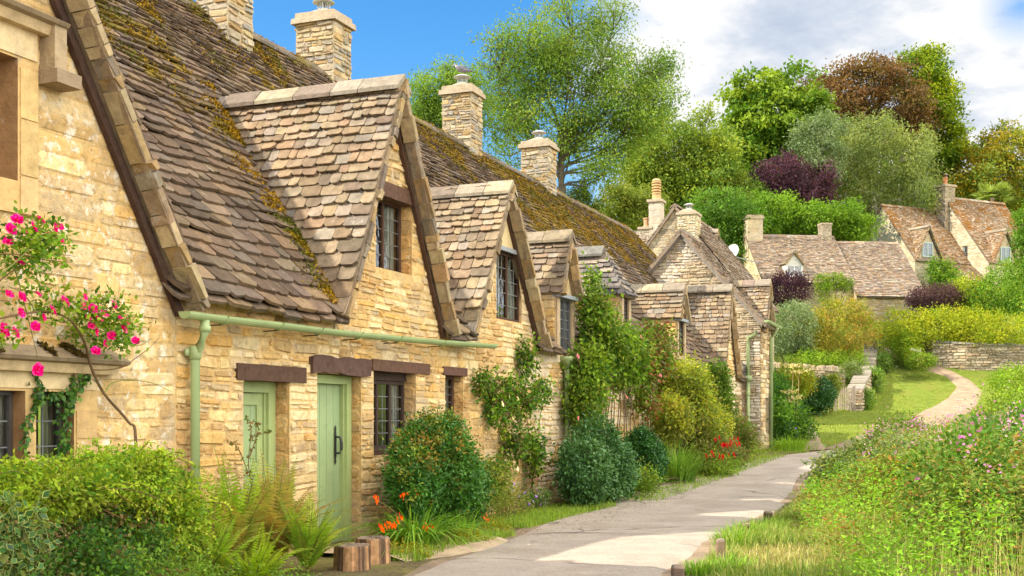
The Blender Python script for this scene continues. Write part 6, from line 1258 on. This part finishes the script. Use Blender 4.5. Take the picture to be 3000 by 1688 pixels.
# grass stems through the meadow, the verge and beside the cottages
def grass(name, label, P, h, lean, wd, pal, seg=3):
    n = len(P); a = rng.uniform(0, 2 * np.pi, n); e = rng.uniform(.1, 1, n) * lean
    o = blades(name, P, h * rng.uniform(.5, 1.15, n), np.stack([np.cos(a) * e, np.sin(a) * e, 0 * a], 1), wd * rng.uniform(.7, 1.3, n), jit(pick(pal, n), .2), M_GRASS, None, seg); return tag(o, label, 'grass', None, 'stuff')
X, Y = meadow_pts(15000, 7.5, 34); grass('grass', 'wiry grass stalks growing through the undergrowth', np.stack([X, Y, th(X, Y)], 1), np.interp(X - xr(Y), [0, 1.5, 3], [.35, .75, .85]) * np.interp(Y, [18, 28], [1, .75]), .4, np.full(len(X), .008), [(.3, .3, .08), (.2, .28, .05), (.4, .35, .14)])
# tufted verge between the road edge and the weeds
def between(n, ylo, yhi):
    Y = rng.uniform(ylo, yhi, n); e = np.array([(GP(px_, y)[1], GP(px_, y)[0]) for y, px_ in ((1449, 1755), (1400, 1800), (1365, 1835), (1330, 1905), (1300, 1985), (1270, 2015))]); x0 = np.interp(Y, e[:, 0], e[:, 1]); x1 = xr(Y) + .5; X = x0 + (x1 - x0) * rng.random(n); return X, Y
X, Y = between(16000, 8.5, 18.5); P = np.stack([X, Y, th(X, Y)], 1); g = fn(P, 1.1); hh = np.where(g > .54, .17, .08); hh = hh * (.6 + .8 * rng.random(len(X)))
k = (g < .60) & (rng.random(len(X)) < .6); grass('grass', 'short straw coloured grass on the trodden verge', P[~(g > .5)], hh[~(g > .5)], .9, np.full((~(g > .5)).sum(), .007), [(.36, .31, .11), (.44, .37, .17), (.28, .28, .07), (.22, .26, .06)])
grass('grass', 'lush green grass tufts around the verge posts', P[g > .5], hh[g > .5] * 1.1, .8, np.full((g > .5).sum(), .009), [(.17, .25, .04), (.24, .29, .06), (.11, .19, .03), (.33, .31, .11)])
for i, (px_, y) in enumerate(((1800, 1440), (1850, 1375), (1880, 1352), (1950, 1335), (1770, 1449))):
    b = GP(px_, y) + A(.12 if i == 0 else 0, .1, 0); straps('grass_tuft', ['tuft of fresh green grass at the foot of the pale verge post', 'dense tuft of long grass in front of the half buried post', 'tuft of grass leaning around the half buried verge post', 'tuft of grass under the dark farthest verge post', 'tuft of grass at the bottom edge between two verge posts'][i], 'grass', b, 260, (.17, .24, .22, .2, .15)[i], 1.0, .010, [(.14, .28, .03), (.2, .34, .04), (.26, .36, .07), (.09, .19, .025)], r=.26, seg=4)
# grass along the foot of the row
def rowgrass(n, px0, px1, t0, t1):
    s = rng.uniform(S(px0, t0), S(px1, t0), n); t = rng.uniform(t1, t0, n); P = np.array([W(a, b, 0) for a, b in zip(s, t)]); P[:, 2] = th(P[:, 0], P[:, 1]); return P
P = np.concatenate([rowgrass(5000, 1180, 1430, -.45, -1.25), rowgrass(3500, 1560, 1920, -1.0, -1.6), rowgrass(1800, 960, 1230, -1.1, -1.45), np.array([A(*GP(x, y)) for x, y in zip(rng.uniform(1890, 2035, 2200), rng.uniform(1108, 1142, 2200))])]); grass('grass', 'green grass fringe between the cottage plants and the road', P, np.full(len(P), .13), .8, np.full(len(P), .009), [(.17, .27, .03), (.22, .32, .04), (.12, .2, .03), (.26, .3, .07)])
P = np.array([A(*GP(x, y)) for x, y in zip(rng.uniform(2030, 2560, 16000), 905 + 230 * rng.random(16000) ** 1.0)])
def onpath(P):
    r = np.zeros(len(P), bool)
    for l, r_ in PATH: r |= (np.abs(P[:, 1] - (l[1] + r_[1]) / 2) < 1.6) & (P[:, 0] > l[0] - .1) & (P[:, 0] < r_[0] + .1)
    return r
P = P[~onpath(P) & (P[:, 1] > 33) & (fn(P, .8) < .60)]; grass('grass', 'cropped sunny grass on the sloping lawn by the path', P, np.full(len(P), .075), 1.1, np.full(len(P), .028), [(.20, .25, .035), (.25, .28, .045), (.15, .2, .03), (.3, .29, .08)], 2)
# fallen petals and leaves on the road edge
n = 900; s = rng.uniform(.5, 16, n); t = -1.35 - np.abs(rng.normal(0, .34, n)); P = np.array([W(a, b, .045) for a, b in zip(s, t)]); o = leafmesh('fallen_petals', P, rng.normal(0, 1, (n, 3)) * [1, 1, .05], rng.normal(0, .1, (n, 3)) + [0, 0, 1.], rng.uniform(.02, .045, n), rng.uniform(.015, .03, n), jit(pick([(.6, .52, .4), (.12, .08, .045), (.2, .13, .06), (.16, .2, .04), (.16, .11, .07), (.1, .07, .05)], n)), M_PETAL); tag(o, 'fallen petals and leaf litter along the road edge', 'petals', None, 'stuff')
# ------------------------------------------------------------------ wood pigeon on the cowl of the middle chimney
pgp = wp(1184, 224, 4.2); 
def pigeon():
    s = S(1192, 4.1) + .05; b = W(s, 4.4, PZ(246, 13.2, 4.2) + .19 + .07 + .235)
    o = thing('pigeon', 'grey wood pigeon perched on the metal cowl of the middle chimney', 'bird', b); hd = unit(A(-1, .1, 0)); rings = [(-.27, .035, .012), (-.20, .075, .03), (-.12, .10, .055), (-.03, .125, .078), (.05, .135, .08), (.10, .145, .068), (.135, .17, .045), (.155, .20, .036), (.175, .215, .034), (.195, .21, .024), (.215, .20, .008), (.235, .195, .003)]
    mb = MB(); n = 14; sd = unit(np.cross(hd, Zv)); V = []
    for x, z, r in rings:
        for j in range(n): q = 2 * math.pi * j / n; V.append(b + hd * x + sd * math.cos(q) * r * (1.0 if x > -.2 else 1.5) + Zv * (z + math.sin(q) * r * (1.0 if x > -.15 else .35)))
    for i in range(len(rings) - 1):
        for j in range(n):
            top = math.sin(2 * math.pi * (j + .5) / n); x = rings[i][0]; c = (.05, .05, .055) if x < -.2 else (.14, .15, .17) if top > .1 and x < .1 else (.62, .60, .60) if .1 < x < .15 and abs(top) < .5 else (.22, .19, .20) if x < .16 else (.30, .31, .34) if x < .2 else (.6, .35, .15)
            mb.add([V[i * n + j], V[i * n + (j + 1) % n], V[(i + 1) * n + (j + 1) % n], V[(i + 1) * n + j]], [(0, 1, 2, 3)], c)
    mb.build('body', M_PLAIN, o, True); mb = MB()
    for k in (-1, 1): mb.tube([b + sd * .03 * k + Zv * .07, b + sd * .03 * k, b + sd * .03 * k + hd * .04], .006, (.5, .18, .14), 5); mb.tube([b + hd * .19 + sd * .03 * k + Zv * .222, b + hd * .193 + sd * .033 * k + Zv * .222], .006, (.02, .02, .02), 6)
    mb.build('legs', M_PLAIN, o)
    mb = MB()
    for k in (-1, 1):
        mb.add([b + hd * .08 + sd * .082 * k + Zv * .16, b + hd * -.05 + sd * .088 * k + Zv * .08, b + hd * -.24 + sd * .035 * k + Zv * .06, b + hd * -.08 + sd * .06 * k + Zv * .17], [(0, 1, 2, 3)], (.13, .14, .16))
    mb.build('wings', M_PLAIN, o)
pigeon()
# ================================================================== daylight, sky, camera
EL, AZ = math.radians(40.4), A(-math.cos(math.radians(14)), -math.sin(math.radians(14)), 0)
sd_ = unit(AZ) * math.cos(EL) + Zv * math.sin(EL)
su = bpy.data.lights.new('sun', 'SUN'); su.energy = 4.2; su.angle = math.radians(.5); su.color = (1.0, .93, .80)
so = bpy.data.objects.new('sun', su); COL.objects.link(so); so.rotation_euler = Vector(-sd_).to_track_quat('-Z', 'Y').to_euler()
wd = bpy.data.worlds.new('World'); scn.world = wd; wd.use_nodes = True; nt = wd.node_tree; bg = nt.nodes['Background']
sky = nd(nt, 'ShaderNodeTexSky', _sky_type='NISHITA', _sun_disc=False, _sun_elevation=EL, _sun_rotation=math.radians(-104), _dust_density=.4, _ozone_density=2.5, _air_density=1.0)
tc = nt.nodes.new('ShaderNodeTexCoord'); sx = nt.nodes.new('ShaderNodeSeparateXYZ'); nt.links.new(tc.outputs['Generated'], sx.inputs[0])
def mth(op, a, b=None, c=None):
    m = nt.nodes.new('ShaderNodeMath'); m.operation = op
    for i, v in enumerate((a, b, c)):
        if v is None: continue
        if hasattr(v, 'is_linked'): nt.links.new(v, m.inputs[i])
        else: m.inputs[i].default_value = v
    return m.outputs[0]
x, y, z = sx.outputs; zz_ = mth('ADD', mth('MAXIMUM', z, 0.0), .22)
cv = nt.nodes.new('ShaderNodeCombineXYZ'); nt.links.new(mth('DIVIDE', x, zz_), cv.inputs[0]); nt.links.new(mth('DIVIDE', y, zz_), cv.inputs[1])
na = noise(nt, cv.outputs[0], 1.5, 8, .55); nb = noise(nt, cv.outputs[0], 4.2, 10, .58)
nw = nt.nodes.new('ShaderNodeVectorMath'); nw.operation = 'DISTANCE'; nt.links.new(tc.outputs['Generated'], nw.inputs[0]); pd = unit(A(.427, 1, .345)); nw.inputs[1].default_value = tuple(pd)
hole = mth('MULTIPLY', mth('MAXIMUM', mth('SUBTRACT', .10, nw.outputs['Value']), 0.0), 5.0)
f = mth('ADD', mth('MULTIPLY', mth('SUBTRACT', x, .083), 3.0), mth('ADD', mth('MULTIPLY', mth('SUBTRACT', na, .5), .9), mth('MULTIPLY', mth('SUBTRACT', nb, .5), .5)))
f = mth('MINIMUM', f, .45)
msk = mth('MULTIPLY_ADD', mth('SUBTRACT', f, hole), 5.0, .45)
cl = nt.nodes.new('ShaderNodeClamp'); nt.links.new(msk, cl.inputs[0])
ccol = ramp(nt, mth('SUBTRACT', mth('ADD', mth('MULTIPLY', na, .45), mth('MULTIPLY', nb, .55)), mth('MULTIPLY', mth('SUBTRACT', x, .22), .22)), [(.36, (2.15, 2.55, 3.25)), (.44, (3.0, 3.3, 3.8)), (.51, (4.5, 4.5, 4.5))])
fill_boost = nd(nt, 'ShaderNodeMapRange'); nt.links.new(y, fill_boost.inputs['Value'])  # extra brightness added to unseen clouds, filling the shaded house fronts
for k_, v_ in (('From Min', .45), ('From Max', .88), ('To Min', 5.2), ('To Max', 1.0)): fill_boost.inputs[k_].default_value = v_
vs_ = nt.nodes.new('ShaderNodeVectorMath'); vs_.operation = 'SCALE'; nt.links.new(ccol, vs_.inputs[0]); nt.links.new(fill_boost.outputs[0], vs_.inputs['Scale']); wf = nd(nt, 'ShaderNodeMapRange'); nt.links.new(y, wf.inputs['Value'])
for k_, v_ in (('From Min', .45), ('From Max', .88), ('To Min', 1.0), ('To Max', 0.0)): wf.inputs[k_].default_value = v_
ccol = mixc(nt, wf.outputs[0], vs_.outputs[0], mixc(nt, 1.0, vs_.outputs[0], (1.12, 1.0, .82), 'MULTIPLY'))  # warm tint added to the same unseen fill clouds
hs = nd(nt, 'ShaderNodeHueSaturation', Saturation=1.38, Value=1.0); nt.links.new(sky.outputs[0], hs.inputs['Color'])
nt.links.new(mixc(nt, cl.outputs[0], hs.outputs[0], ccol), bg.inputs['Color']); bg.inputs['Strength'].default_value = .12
cam = bpy.data.cameras.new('camera'); co = bpy.data.objects.new('camera', cam); COL.objects.link(co); scn.camera = co
co.location = (0, 0, E); co.rotation_euler = (math.pi / 2, 0, 0); cam.sensor_width = 36; cam.lens = FL / 2576 * 36; cam.shift_y = (CY - 724.5) / 2576; cam.clip_end = 3000; cam.clip_start = .05
scn.view_settings.view_transform = 'Standard'; scn.view_settings.look = 'None'; scn.view_settings.gamma = 1; scn.view_settings.exposure = .94
scn.cycles.max_bounces = 6; scn.cycles.diffuse_bounces = 3; scn.cycles.glossy_bounces = 2; scn.cycles.transmission_bounces = 4; scn.cycles.transparent_max_bounces = 4
scn.cycles.sample_clamp_indirect = 6; scn.cycles.use_denoising = True
